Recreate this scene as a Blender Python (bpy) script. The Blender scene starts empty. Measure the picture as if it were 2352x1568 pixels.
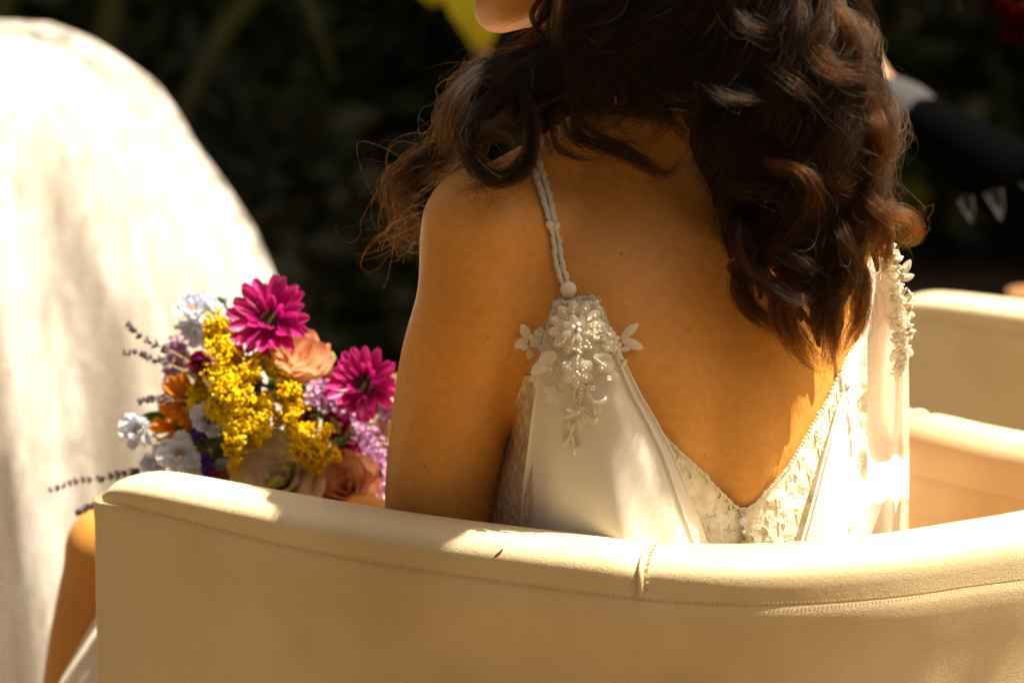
import bpy, math, random
import numpy as np
from mathutils import Vector, Matrix
from mathutils.bvhtree import BVHTree

random.seed(7); RNG = np.random.default_rng(7)
SC = bpy.context.scene
COL = SC.collection
PI = math.pi

# ------------------------------------------------------------------ camera
CAM_Z, PITCH, LENS = 1.41, 13.0, 100.0
cam_d = bpy.data.cameras.new('camera'); cam = bpy.data.objects.new('camera', cam_d); COL.objects.link(cam)
cam.location = (0, 0, CAM_Z); cam.rotation_euler = (math.radians(90 - PITCH), 0, 0)
cam_d.lens = LENS; cam_d.sensor_width = 36; cam_d.clip_start = 0.05; cam_d.clip_end = 300
cam_d.dof.use_dof = True; cam_d.dof.focus_distance = 2.42; cam_d.dof.aperture_fstop = 3.4
SC.camera = cam

# ------------------------------------------------------------------ sun, sky, exposure
SUN = Vector((0.41, -0.03, 0.91)).normalized()
world = bpy.data.worlds.new('World'); SC.world = world; world.use_nodes = True
wn = world.node_tree.nodes; wl = world.node_tree.links
sky = wn.new('ShaderNodeTexSky'); sky.sky_type = 'NISHITA'; sky.sun_disc = False
sky.sun_elevation = math.asin(SUN.z); sky.sun_rotation = math.atan2(SUN.x, SUN.y)
sky.air_density = .6; sky.dust_density = 6.0; sky.ozone_density = 0.0
wl.new(sky.outputs[0], wn['Background'].inputs[0]); wn['Background'].inputs[1].default_value = 0.05
sun_d = bpy.data.lights.new('sun', 'SUN'); sun = bpy.data.objects.new('sun', sun_d); COL.objects.link(sun)
sun_d.energy = 5.0; sun_d.angle = math.radians(0.5); sun_d.color = (1.0, 0.95, 0.89)
sun.rotation_euler = SUN.to_track_quat('Z', 'Y').to_euler()
vs = SC.view_settings
vs.view_transform = 'Standard'; vs.look = 'None'; vs.gamma = 1.0; vs.use_curve_mapping = False
vs.exposure = 1.36
vs.use_white_balance = True; vs.white_balance_temperature = 7900; vs.white_balance_tint = 9
SC.render.engine = 'CYCLES'
SC.cycles.use_denoising = True
SC.cycles.max_bounces = 10; SC.cycles.transparent_max_bounces = 12

# ------------------------------------------------------------------ helpers
CP, SP = math.cos(math.radians(PITCH)), math.sin(math.radians(PITCH))
FPX = 2352 * LENS / 36.0
def ray(u, v):
    a, b = (u - 1176) / FPX, (784 - v) / FPX
    return np.array([a, CP + b * SP, -SP + b * CP])
def W(u, v, y):                       # the point at depth y seen at (u, v) of a 2352 x 1568 frame
    d = ray(u, v); return np.array([0, 0, CAM_Z]) + d * (y / d[1])
CAMP = np.array([0, 0, CAM_Z])

def smooth_interp(xs, ys, x):         # monotone-ish cubic through points
    xs = np.asarray(xs, float); ys = np.asarray(ys, float)
    m = np.gradient(ys, xs)
    x = np.clip(x, xs[0], xs[-1]); i = np.clip(np.searchsorted(xs, x) - 1, 0, len(xs) - 2)
    h = xs[i + 1] - xs[i]; t = (x - xs[i]) / h
    return ((2*t**3 - 3*t**2 + 1) * ys[i] + (t**3 - 2*t**2 + t) * h * m[i] + (-2*t**3 + 3*t**2) * ys[i+1] + (t**3 - t**2) * h * m[i+1])

def catmull(P, n):
    P = np.asarray(P, float)
    Q = np.vstack([2 * P[0] - P[1], P, 2 * P[-1] - P[-2]])
    seg = np.linalg.norm(np.diff(P, axis=0), axis=1); s = np.concatenate([[0], np.cumsum(seg)])
    t = np.linspace(0, s[-1], n); out = np.zeros((n, P.shape[1]))
    k = np.clip(np.searchsorted(s, t, side='right') - 1, 0, len(P) - 2)
    f = ((t - s[k]) / np.maximum(seg[k], 1e-9))[:, None]
    a, b, c, d = Q[k], Q[k+1], Q[k+2], Q[k+3]
    return 0.5 * ((2*b) + (-a + c) * f + (2*a - 5*b + 4*c - d) * f**2 + (-a + 3*b - 3*c + d) * f**3)

class MB:                              # mesh collector
    def __init__(s): s.v = []; s.f = []; s.n = 0; s.a = []
    def add(s, v, f, att=None):
        v = np.asarray(v, float).reshape(-1, 3)
        s.v.append(v); s.f.extend([tuple(int(i) + s.n for i in q) for q in f]); s.n += len(v)
        s.a.append(np.zeros((len(v), 2)) if att is None else np.asarray(att, float).reshape(len(v), 2))
        return s
    def verts(s): return np.vstack(s.v)
ORG = {}
def root(name, loc, label, cat, group=None, kind=None):
    o = bpy.data.objects.new(name, None); COL.objects.link(o); o.location = loc
    o['label'] = label; o['category'] = cat
    if group: o['group'] = group
    if kind: o['kind'] = kind
    o.empty_display_size = 0.05
    ORG[o.name] = np.array(loc, float); return o
def mesh_data(name, v, f, mat, org=(0, 0, 0), att=None, smooth=True):
    me = bpy.data.meshes.new(name)
    v = np.asarray(v, float) - np.asarray(org)
    me.from_pydata(v.tolist(), [], f); me.update()
    if smooth: me.polygons.foreach_set('use_smooth', [True] * len(me.polygons))
    if att is not None:
        at = me.attributes.new('tint', 'FLOAT_VECTOR', 'POINT')
        at.data.foreach_set('vector', np.hstack([att, np.zeros((len(att), 1))]).astype(np.float32).ravel())
    if mat is not None: me.materials.append(mat)
    return me
def part(name, mb, mat, parent=None, smooth=True, **props):
    if isinstance(mb, MB): v, f, att = mb.verts(), mb.f, np.vstack(mb.a)
    else: v, f = mb[0], mb[1]; att = mb[2] if len(mb) > 2 else None
    org = ORG[parent.name] if parent is not None else np.zeros(3)
    o = bpy.data.objects.new(name, mesh_data(name, v, f, mat, org, att, smooth)); COL.objects.link(o)
    if parent is not None: o.parent = parent
    ORG[o.name] = org
    for k, w in props.items(): o[k] = w
    return o
def place(name, me, M, parent):        # shared mesh, world matrix M
    o = bpy.data.objects.new(name, me); COL.objects.link(o); o.parent = parent
    T = Matrix.Translation(Vector(-ORG[parent.name])) @ M
    o.matrix_basis = T; ORG[o.name] = np.array(M.translation); return o
def frame_from(n, up=(0, 0, 1)):       # matrix columns: x, y, z=n
    z = Vector(n).normalized(); u = Vector(up)
    if abs(z.dot(u.normalized())) > 0.98: u = Vector((0, 1, 0))
    x = u.cross(z).normalized(); y = z.cross(x)
    return Matrix((x, y, z)).transposed()
def xf(c, n, s=1.0, spin=0.0, up=(0, 0, 1)):
    return Matrix.Translation(Vector(c)) @ frame_from(n, up).to_4x4() @ Matrix.Rotation(spin, 4, 'Z') @ Matrix.Scale(s, 4)

def grid_faces(nu, nv, close_u=False, off=0):
    f = []
    for j in range(nv - 1):
        for i in range(nu if close_u else nu - 1):
            a = j * nu + i; b = j * nu + (i + 1) % nu
            f.append((a + off, b + off, b + nu + off, a + nu + off))
    return f
def tube(P, R, sides=8, cap=True):
    P = np.asarray(P, float); n = len(P); R = np.broadcast_to(np.asarray(R, float), (n,))
    T = np.gradient(P, axis=0); T /= np.maximum(np.linalg.norm(T, axis=1), 1e-9)[:, None]
    ref = np.array([0.31, 0.22, 0.92]); v = []
    a = np.cross(T[0], ref); a /= np.linalg.norm(a)
    for k in range(n):
        a = a - T[k] * a.dot(T[k]); a /= max(np.linalg.norm(a), 1e-9); b = np.cross(T[k], a)
        th = np.arange(sides) * 2 * PI / sides
        v.append(P[k] + R[k] * (np.cos(th)[:, None] * a + np.sin(th)[:, None] * b))
    v = np.vstack(v); f = grid_faces(sides, n, True)
    if cap:
        f = f + [tuple(range(sides))[::-1], tuple(range((n - 1) * sides, n * sides))]
    return v, f
_t = (1 + 5 ** .5) / 2
ICO_V = np.array([(-1,_t,0),(1,_t,0),(-1,-_t,0),(1,-_t,0),(0,-1,_t),(0,1,_t),(0,-1,-_t),(0,1,-_t),(_t,0,-1),(_t,0,1),(-_t,0,-1),(-_t,0,1)], float)
ICO_V /= np.linalg.norm(ICO_V[0])
ICO_F = [(0,11,5),(0,5,1),(0,1,7),(0,7,10),(0,10,11),(1,5,9),(5,11,4),(11,10,2),(10,7,6),(7,1,8),(3,9,4),(3,4,2),(3,2,6),(3,6,8),(3,8,9),(4,9,5),(2,4,11),(6,2,10),(8,6,7),(9,8,1)]
def ico2():
    v = [tuple(x) for x in ICO_V]; f = []; cache = {}
    def mid(a, b):
        k = (min(a, b), max(a, b))
        if k not in cache:
            m = (np.array(v[a]) + np.array(v[b])); m /= np.linalg.norm(m); v.append(tuple(m)); cache[k] = len(v) - 1
        return cache[k]
    for a, b, c in ICO_F:
        x, y, z = mid(a, b), mid(b, c), mid(c, a); f += [(a, x, z), (b, y, x), (c, z, y), (x, y, z)]
    return np.array(v), f
ICO2_V, ICO2_F = ico2()
def uvsphere(c, r, nu=24, nv=14, M=None):
    v = []
    for j in range(nv + 1):
        t = PI * j / nv
        for i in range(nu): v.append((math.sin(t) * math.cos(2*PI*i/nu), math.sin(t) * math.sin(2*PI*i/nu), math.cos(t)))
    v = np.array(v) * np.asarray(r)
    if M is not None: v = v @ np.array(M).T
    return v + np.asarray(c), grid_faces(nu, nv + 1, True)
def capsule_chain(mb, P, R, n=None, sides=20):
    n = n or 8 * len(P)
    P = np.asarray(P, float); C = catmull(P, n)
    s = np.concatenate([[0], np.cumsum(np.linalg.norm(np.diff(P, axis=0), axis=1))])
    r = np.interp(np.linspace(0, s[-1], n), s, R)
    mb.add(*tube(C, r, sides)); mb.add(*uvsphere(C[0], R[0])); mb.add(*uvsphere(C[-1], R[-1]))
def remesh(mb, voxel, smooth_iter=6):  # union of closed shapes -> one continuous surface
    me = bpy.data.meshes.new('tmp'); me.from_pydata(mb.verts().tolist(), [], mb.f); me.update()
    o = bpy.data.objects.new('tmp', me); COL.objects.link(o)
    m = o.modifiers.new('r', 'REMESH'); m.mode = 'VOXEL'; m.voxel_size = voxel
    m2 = o.modifiers.new('s', 'SMOOTH'); m2.factor = 0.5; m2.iterations = smooth_iter
    dg = bpy.context.evaluated_depsgraph_get(); dg.update()
    em = o.evaluated_get(dg).to_mesh()
    v = np.zeros(len(em.vertices) * 3); em.vertices.foreach_get('co', v); v = v.reshape(-1, 3)
    f = [tuple(p.vertices) for p in em.polygons]
    o.evaluated_get(dg).to_mesh_clear()
    bpy.data.objects.remove(o); bpy.data.meshes.remove(me)
    return v, f

# ------------------------------------------------------------------ materials
def mat(name, base, rough=0.5, **kw):
    m = bpy.data.materials.new(name); m.use_nodes = True
    b = m.node_tree.nodes['Principled BSDF']
    b.inputs['Base Color'].default_value = (*base, 1); b.inputs['Roughness'].default_value = rough
    for k, v in kw.items(): b.inputs[k.replace('_', ' ')].default_value = v
    return m
def nd(m, t, **kw):
    n = m.node_tree.nodes.new(t)
    for k, v in kw.items(): setattr(n, k, v)
    return n
def lk(m, a, b): m.node_tree.links.new(a, b)
def bsdf(m): return m.node_tree.nodes['Principled BSDF']
def noise_col(m, c1, c2, scale, detail=4, lo=.35, hi=.65, coord='Object'):
    tc = nd(m, 'ShaderNodeTexCoord'); nz = nd(m, 'ShaderNodeTexNoise'); nz.inputs['Scale'].default_value = scale; nz.inputs['Detail'].default_value = detail
    r = nd(m, 'ShaderNodeValToRGB'); r.color_ramp.elements[0].position = lo; r.color_ramp.elements[1].position = hi
    r.color_ramp.elements[0].color = (*c1, 1); r.color_ramp.elements[1].color = (*c2, 1)
    lk(m, tc.outputs[coord], nz.inputs['Vector']); lk(m, nz.outputs['Fac'], r.inputs['Fac']); lk(m, r.outputs[0], bsdf(m).inputs['Base Color'])
    return tc, nz, r
def bump(m, src, strength, dist, prev=None):
    b = nd(m, 'ShaderNodeBump'); b.inputs['Strength'].default_value = strength; b.inputs['Distance'].default_value = dist
    lk(m, src, b.inputs['Height'])
    if prev is not None: lk(m, prev.outputs[0], b.inputs['Normal'])
    lk(m, b.outputs[0], bsdf(m).inputs['Normal']); return b
def translucent(m, fac, color=None):   # mix the principled surface with light let through
    t = nd(m, 'ShaderNodeBsdfTranslucent'); mx = nd(m, 'ShaderNodeMixShader'); mx.inputs[0].default_value = fac
    out = [n for n in m.node_tree.nodes if n.type == 'OUTPUT_MATERIAL'][0]
    bc = bsdf(m).inputs['Base Color']
    if color is not None: t.inputs[0].default_value = (*color, 1)
    elif bc.is_linked: lk(m, bc.links[0].from_socket, t.inputs[0])
    else: t.inputs[0].default_value = bc.default_value
    lk(m, bsdf(m).outputs[0], mx.inputs[1]); lk(m, t.outputs[0], mx.inputs[2]); lk(m, mx.outputs[0], out.inputs[0])
    return mx
def tint_ramp(m, stops, chan=0):       # colour along the piece from its stored tint
    at = nd(m, 'ShaderNodeAttribute', attribute_name='tint'); sp = nd(m, 'ShaderNodeSeparateXYZ'); lk(m, at.outputs['Vector'], sp.inputs[0])
    r = nd(m, 'ShaderNodeValToRGB')
    while len(r.color_ramp.elements) < len(stops): r.color_ramp.elements.new(0.5)
    for e, (p, c) in zip(r.color_ramp.elements, stops): e.position = p; e.color = (*c, 1)
    lk(m, sp.outputs[chan], r.inputs[0]); lk(m, r.outputs[0], bsdf(m).inputs['Base Color']); return r, sp

# leather
M_LEA = mat('cream_leather', (.74, .66, .50), .40)
tc, nz, rp = noise_col(M_LEA, (.59, .465, .27), (.75, .63, .41), 5.0, 6, .3, .55)
vo = nd(M_LEA, 'ShaderNodeTexVoronoi'); vo.feature = 'DISTANCE_TO_EDGE'; vo.inputs['Scale'].default_value = 330
n2 = nd(M_LEA, 'ShaderNodeTexNoise'); n2.inputs['Scale'].default_value = 120; n2.inputs['Detail'].default_value = 3
mx = nd(M_LEA, 'ShaderNodeMixRGB'); mx.inputs[0].default_value = .02
lk(M_LEA, tc.outputs['Object'], n2.inputs['Vector']); lk(M_LEA, tc.outputs['Object'], mx.inputs[1]); lk(M_LEA, n2.outputs['Color'], mx.inputs[2])
lk(M_LEA, mx.outputs[0], vo.inputs['Vector'])
pw = nd(M_LEA, 'ShaderNodeMath', operation='MINIMUM'); pw.inputs[1].default_value = .22; lk(M_LEA, vo.outputs['Distance'], pw.inputs[0])
b1 = bump(M_LEA, pw.outputs[0], .36, .002)
n3 = nd(M_LEA, 'ShaderNodeTexNoise'); n3.inputs['Scale'].default_value = 14; n3.inputs['Detail'].default_value = 2
lk(M_LEA, tc.outputs['Object'], n3.inputs['Vector']); bump(M_LEA, n3.outputs['Fac'], .25, .004, b1)
M_THR = mat('thread', (.42, .32, .14), .7)
M_FOOT = mat('dark_wood', (.06, .035, .02), .4)

# skin
M_SKIN = mat('skin', (.56, .29, .13), .46)
bsdf(M_SKIN).inputs['Subsurface Weight'].default_value = .25
bsdf(M_SKIN).inputs['Subsurface Radius'].default_value = (.012, .004, .002)
bsdf(M_SKIN).inputs['Specular IOR Level'].default_value = .35
tc, nz, rp = noise_col(M_SKIN, (.65, .285, .062), (.77, .355, .082), 9.0, 8, .3, .7)
nm_ = nd(M_SKIN, 'ShaderNodeTexNoise'); nm_.inputs['Scale'].default_value = 130; nm_.inputs['Detail'].default_value = 6; lk(M_SKIN, tc.outputs['Object'], nm_.inputs['Vector'])
mr_ = nd(M_SKIN, 'ShaderNodeMapRange'); mr_.inputs['From Min'].default_value = .35; mr_.inputs['From Max'].default_value = .7; mr_.inputs['To Min'].default_value = .93; mr_.inputs['To Max'].default_value = 1.05; lk(M_SKIN, nm_.outputs['Fac'], mr_.inputs['Value'])
rp2 = nd(M_SKIN, 'ShaderNodeVectorMath', operation='MULTIPLY'); lk(M_SKIN, rp.outputs[0], rp2.inputs[0]); lk(M_SKIN, mr_.outputs[0], rp2.inputs[1]); SKIN_COL = rp2.outputs[0]
nf = nd(M_SKIN, 'ShaderNodeTexNoise'); nf.inputs['Scale'].default_value = 260; nf.inputs['Detail'].default_value = 4
lk(M_SKIN, tc.outputs['Object'], nf.inputs['Vector'])
SKIN_BUMP = bump(M_SKIN, nf.outputs['Fac'], .30, .0012)
def add_moles(m, pts, org):
    prev = SKIN_COL
    geo = nd(m, 'ShaderNodeTexCoord')
    for p, r, c in pts:
        d = nd(m, 'ShaderNodeVectorMath', operation='DISTANCE'); d.inputs[1].default_value = tuple(np.array(p) - org)
        lk(m, geo.outputs['Object'], d.inputs[0])
        mr = nd(m, 'ShaderNodeMapRange'); mr.inputs['From Min'].default_value = r * .2; mr.inputs['From Max'].default_value = r * 1.05
        mr.inputs['To Min'].default_value = .75; mr.inputs['To Max'].default_value = 0
        lk(m, d.outputs['Value'], mr.inputs['Value'])
        mm = nd(m, 'ShaderNodeMixRGB'); mm.inputs[2].default_value = (*c, 1)
        lk(m, mr.outputs[0], mm.inputs[0]); lk(m, prev, mm.inputs[1]); prev = mm.outputs[0]
    lk(m, prev, bsdf(m).inputs['Base Color'])

# cloths
M_SATIN = mat('ivory_satin', (.94, .89, .78), .42); bsdf(M_SATIN).inputs['Sheen Weight'].default_value = .25
tcs = nd(M_SATIN, 'ShaderNodeTexCoord'); wv = nd(M_SATIN, 'ShaderNodeTexNoise'); wv.inputs['Scale'].default_value = 900
lk(M_SATIN, tcs.outputs['Object'], wv.inputs['Vector']); bump(M_SATIN, wv.outputs['Fac'], .12, .0005)
translucent(M_SATIN, .22)
M_LACE = mat('ivory_lace', (.80, .70, .52), .6)
tcl, nzl, rl = noise_col(M_LACE, (.78, .68, .48), (.90, .84, .68), 70, 5, .42, .58)
vl = nd(M_LACE, 'ShaderNodeTexVoronoi'); vl.inputs['Scale'].default_value = 85; vl.feature = 'SMOOTH_F1'
nl = nd(M_LACE, 'ShaderNodeTexNoise'); nl.inputs['Scale'].default_value = 260; nl.inputs['Detail'].default_value = 3
lk(M_LACE, tcl.outputs['Object'], vl.inputs['Vector']); lk(M_LACE, tcl.outputs['Object'], nl.inputs['Vector'])
bl = bump(M_LACE, vl.outputs['Distance'], .8, .004); bump(M_LACE, nl.outputs['Fac'], .6, .002, bl)
M_SHEER = mat('sheer_lace', (.74, .60, .42), .6)
tsh, nsh, rsh = noise_col(M_SHEER, (.60, .44, .27), (.80, .68, .50), 110, 5, .42, .62)
def see_through(m, lo, hi, scale, coord='Object'):
    t = nd(m, 'ShaderNodeBsdfTransparent'); mx = nd(m, 'ShaderNodeMixShader')
    tc = nd(m, 'ShaderNodeTexCoord'); nz = nd(m, 'ShaderNodeTexNoise'); nz.inputs['Scale'].default_value = scale; nz.inputs['Detail'].default_value = 3
    mr = nd(m, 'ShaderNodeMapRange'); mr.inputs['From Min'].default_value = .4; mr.inputs['From Max'].default_value = .6
    mr.inputs['To Min'].default_value = lo; mr.inputs['To Max'].default_value = hi
    lk(m, tc.outputs[coord], nz.inputs['Vector']); lk(m, nz.outputs['Fac'], mr.inputs['Value']); lk(m, mr.outputs[0], mx.inputs[0])
    out = [n for n in m.node_tree.nodes if n.type == 'OUTPUT_MATERIAL'][0]
    src = out.inputs[0].links[0].from_socket
    lk(m, t.outputs[0], mx.inputs[1]); lk(m, src, mx.inputs[2]); lk(m, mx.outputs[0], out.inputs[0])
vsh = nd(M_SHEER, 'ShaderNodeTexVoronoi'); vsh.inputs['Scale'].default_value = 140; lk(M_SHEER, tsh.outputs['Object'], vsh.inputs['Vector']); bump(M_SHEER, vsh.outputs['Distance'], .7, .003)
M_NET = mat('tulle_net', (.82, .74, .60), .6); see_through(M_NET, .12, .4, 900)
M_EMB = mat('embroidery', (.93, .87, .72), .55); bsdf(M_EMB).inputs['Sheen Weight'].default_value = .3
te = nd(M_EMB, 'ShaderNodeTexCoord'); ne = nd(M_EMB, 'ShaderNodeTexNoise'); ne.inputs['Scale'].default_value = 1100
lk(M_EMB, te.outputs['Object'], ne.inputs['Vector']); bump(M_EMB, ne.outputs['Fac'], .4, .0008); translucent(M_EMB, .3)
M_PEARL = mat('pearl', (.88, .84, .76), .18); bsdf(M_PEARL).inputs['Coat Weight'].default_value = .6
M_GLASS = mat('glass_bead', (.86, .80, .66), .08); bsdf(M_GLASS).inputs['Coat Weight'].default_value = .8
M_METAL = mat('zip_metal', (.70, .66, .58), .3, Metallic=.9)

# hair
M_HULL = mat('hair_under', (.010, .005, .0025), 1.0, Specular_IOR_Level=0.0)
M_HAIR = bpy.data.materials.new('hair_fibre'); M_HAIR.use_nodes = True
for n in list(M_HAIR.node_tree.nodes):
    if n.type == 'BSDF_PRINCIPLED': M_HAIR.node_tree.nodes.remove(n)
hb = M_HAIR.node_tree.nodes.new('ShaderNodeBsdfHairPrincipled'); hb.parametrization = 'MELANIN'
hb.inputs['Melanin'].default_value = 1.0; hb.inputs['Melanin Redness'].default_value = .95; hb.inputs['IOR'].default_value = 1.33; hb.inputs['Random Color'].default_value = .5; hb.inputs['Roughness'].default_value = .33; hb.inputs['Radial Roughness'].default_value = .4
hb.inputs['Random Roughness'].default_value = .2
M_HAIR.node_tree.links.new(hb.outputs[0], M_HAIR.node_tree.nodes['Material Output'].inputs[0])
M_HAIR2 = M_HAIR.copy(); M_HAIR2.name = 'sunlit_fibre'  # copper colour that paints sunlight into the curls on the right
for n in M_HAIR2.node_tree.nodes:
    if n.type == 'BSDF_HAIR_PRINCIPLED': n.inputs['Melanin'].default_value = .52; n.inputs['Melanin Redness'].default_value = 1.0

# ================================================================== SETTING
def ground():
    n = 121; xs = np.concatenate([np.linspace(-120, -14, 10)[:-1], np.linspace(-14, 14, 57), np.linspace(14, 120, 10)[1:]])
    ys = np.concatenate([np.linspace(-120, -8, 10)[:-1], np.linspace(-8, 22, 61), np.linspace(22, 160, 12)[1:]])
    X, Y = np.meshgrid(xs, ys); Z = .012 * np.sin(X * 1.7) * np.cos(Y * 1.3) - .012
    m = mat('dry_lawn', (.16, .13, .05), .95)
    tc, nz, r = noise_col(m, (.070, .042, .010), (.17, .10, .027), 3.0, 8, .35, .65)
    nn = nd(m, 'ShaderNodeTexNoise'); nn.inputs['Scale'].default_value = 40; lk(m, tc.outputs['Object'], nn.inputs['Vector']); bump(m, nn.outputs['Fac'], .6, .02)
    o = part('ground', (np.stack([X, Y, Z], -1).reshape(-1, 3), grid_faces(len(xs), len(ys))), m); o['kind'] = 'structure'; o['label'] = 'dry grass ground shaded by trees behind the woman'
ground()

# ================================================================== CHAIR
PATH = np.array([(-.356, 2.494), (-.292, 2.447), (-.222, 2.400), (-.109, 2.333), (.009, 2.279), (.117, 2.240), (.205, 2.234), (.30, 2.258), (.385, 2.300),
                 (.455, 2.340), (.512, 2.392), (.545, 2.455), (.540, 2.525), (.50, 2.578), (.452, 2.620), (.406, 2.668), (.357, 2.720), (.28, 2.79), (.18, 2.87), (.06, 2.955)])
def make_chair(label, group):
    R0 = np.array([.06, 2.58, 0.0])
    ch = root('tub_armchair', R0, label, 'armchair', group)
    N = 150; C = catmull(PATH, N)
    T = np.gradient(C, axis=0); T /= np.linalg.norm(T, axis=1)[:, None]
    NO = np.stack([T[:, 1], -T[:, 0]], 1)               # outward
    s = np.concatenate([[0], np.cumsum(np.linalg.norm(np.diff(C, axis=0), axis=1))]); L = s[-1]
    k0 = int(np.argmin(np.abs(C[:, 0] - .112) + 10 * (C[:, 1] > 2.5)))          # the roll's joint
    k1 = int(np.argmin(np.abs(C[:, 0] - .388) + 10 * (C[:, 1] < 2.55)))
    ztop = .722; zt_ = ztop - .0085 * np.exp(-np.minimum(s, L - s) / .05)
    drop = np.interp(s / L, [0, .12, .3, .45, .55, .7, 1], [.024, .036, .039, .044, .052, .055, .05])
    hw = .034
    e = np.minimum(s, L - s)                             # distance from an end
    endf = np.sqrt(np.clip(1 - (1 - np.clip(e / .05, 0, 1)) ** 2, 0, 1))
    np_ = 15; ph = np.linspace(0, PI, np_)
    def roll(ka, kb):
        V = []; n = kb - ka + 1
        for k in range(ka, kb + 1):
            je = min(k - ka if ka > 0 else 99, kb - k if kb < N - 1 else 99)
            tight = 1 - .10 * math.exp(-(je / 1.3) ** 2)
            for q, p in enumerate(ph):
                cx = math.copysign(abs(math.cos(p)) ** .8, math.cos(p)); sz = math.sin(p) ** .75
                w = hw * (1 + .07 * math.sin(p)) * (1 - .15 * math.exp(-(min(p, PI - p) / .35) ** 2)) * (.8 + .2 * endf[k]) * (tight if 0 < q < np_ - 1 else 1)
                z = zt_[k] - drop[k] + drop[k] * sz * (.45 + .55 * endf[k]) * tight
                P = C[k] + NO[k] * w * cx
                V.append((P[0], P[1], z))
        f = grid_faces(np_, n); return V, f
    global ROLLBVH
    _rv, _rf = roll(0, k0); ROLLBVH = BVHTree.FromPolygons([Vector(x) for x in _rv], _rf)
    part('top_roll', (_rv, _rf), M_LEA, ch); part('top_roll', roll(k0, k1), M_LEA, ch); part('top_roll', roll(k1, N - 1), M_LEA, ch)
    for k in (k0, k1):                                   # piped joint across the roll
        P = []
        for p in np.linspace(.02, PI - .02, 22):
            w = hw * (1 + .07 * math.sin(p)) * (1 - .15 * math.exp(-(min(p, PI - p) / .35) ** 2)) * math.copysign(abs(math.cos(p)) ** .8, math.cos(p))
            P.append((*(C[k] + NO[k] * w * .97), zt_[k] - drop[k] + drop[k] * (.955 if .3 < p < 2.8 else .93) * math.sin(p) ** .75))
        j = part('joint_piping', tube(P, .0026, 8), M_LEA, ch)
        mb = MB()
        for q in range(1, 21, 1):
            c = np.array(P[q]); n = np.array([NO[k][0], NO[k][1], 0]) * math.cos(q / 22 * PI) + np.array([0, 0, 1]) * math.sin(q / 22 * PI)
            tt = np.array([T[k][0], T[k][1], 0])
            mb.add(*tube([c + tt * .004 - n * .001, c + tt * .0065 - n * .0005], .0006, 4))
        part('stitching', mb, M_THR, ch, kind='stuff')
    # shell: ring round outer side, arm fronts and inner side
    tap = np.clip((s - .02) / .22, 0, 1)
    def ring(ins, fl=0.0):                                        # closed outline
        o = C + NO * (hw - (np.minimum(ins, .006) + np.maximum(ins - .006, 0) * tap))[:, None]; i = C - NO * (hw - min(ins, .006))
        def cap(k, sgn):
            out = []
            for a in np.linspace(0, PI, 9)[1:-1]:
                d = NO[k] * math.cos(a) + T[k] * sgn * math.sin(a) * .75
                out.append(C[k] + d * (hw - ins))
            return out
        return np.vstack([o, cap(N - 1, 1), i[::-1], [C[0] + (-NO[0] * math.cos(a) - T[0] * (.75 + fl) * math.sin(a)) * (hw - min(ins, .006)) for a in np.linspace(0, PI, 9)[1:-1]]])
    dd = drop + ztop - zt_; dr = np.concatenate([dd, [dd[-1]] * 7, dd[::-1], [dd[0]] * 7])
    zl = [(0, .0055), (.004, .0050), (.010, .0050), (.022, .0075), (.05, .014), (.12, .031), (.25, .043), (.40, .048), (.55, .050), (.585, .052)]
    V = []
    for dz, ins in zl:
        O = ring(ins, min(dz, .4) * 1.1); m = len(O)
        for q in range(m): V.append((O[q][0], O[q][1], max(ztop - dr[q] - dz, .115) if dz < .58 else .11))
    f = grid_faces(m, len(zl), True)
    part('shell', (V, f), M_LEA, ch)
    # stitched seam under the roll, outside
    mb = MB(); ln = 0
    kk = 0
    for d in np.arange(.02, L - .03, .0034):
        k = int(np.searchsorted(s, d)); n3 = np.array([NO[k][0], NO[k][1], 0]); t3 = np.array([T[k][0], T[k][1], 0])
        b = np.array([*(C[k - 1] + (C[k] - C[k - 1]) * ((d - s[k - 1]) / (s[k] - s[k - 1])) + NO[k] * (hw * .875)), zt_[k] - drop[k] + .0012])
        mb.add(*tube([b - np.array([0, 0, .0012]), b + np.array([0, 0, .0012])], .00028, 4)); 
    part('stitching', mb, M_THR, ch, kind='stuff')
    # seat cushion and base inside the shell
    inner = C - NO * (hw + .004)
    cen = inner.mean(0)
    for nm, z0, z1, sh in (('seat_base', .115, .33, 0.0), ('seat_cushion', .332, .455, .006)):
        V = []; rings = [(z0, .0, .96), (z0 + .004, 0, 1), (z1 - .03, 0, 1.0), (z1 - .012, 0, .985), (z1 - .002, 0, .95), (z1 + .006, 0, .6), (z1 + .008, 0, .05)]
        for z, _, sc in rings:
            for p in inner: V.append((*(cen + (p - cen) * (sc - sh)), z))
        f = grid_faces(len(inner), len(rings), True); f.append(tuple(range(len(inner)))[::-1])
        part(nm, (V, f), M_LEA, ch)
    for k in (6, 70, 100, 143):
        p = C[k] - NO[k] * .002
        part('foot', tube([(p[0], p[1], 0), (p[0], p[1], .05), (p[0], p[1], .113)], [.016, .02, .024], 12), M_FOOT, ch)
    return ch
chair = make_chair('cream leather tub armchair in front, with the bride seated in it', 'cream leather tub armchairs')
def copy_tree(o, parent=None):
    c = o.copy(); COL.objects.link(c); c.parent = parent
    for x in list(o.children): copy_tree(x, c)
    return c
chair2 = copy_tree(chair)
chair2.location = Vector(chair.location) + Vector((.815, .78, 0)); ORG[chair2.name] = np.array(chair2.location)
chair2['label'] = 'cream leather tub armchair behind on the right, under the person in black'

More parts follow.
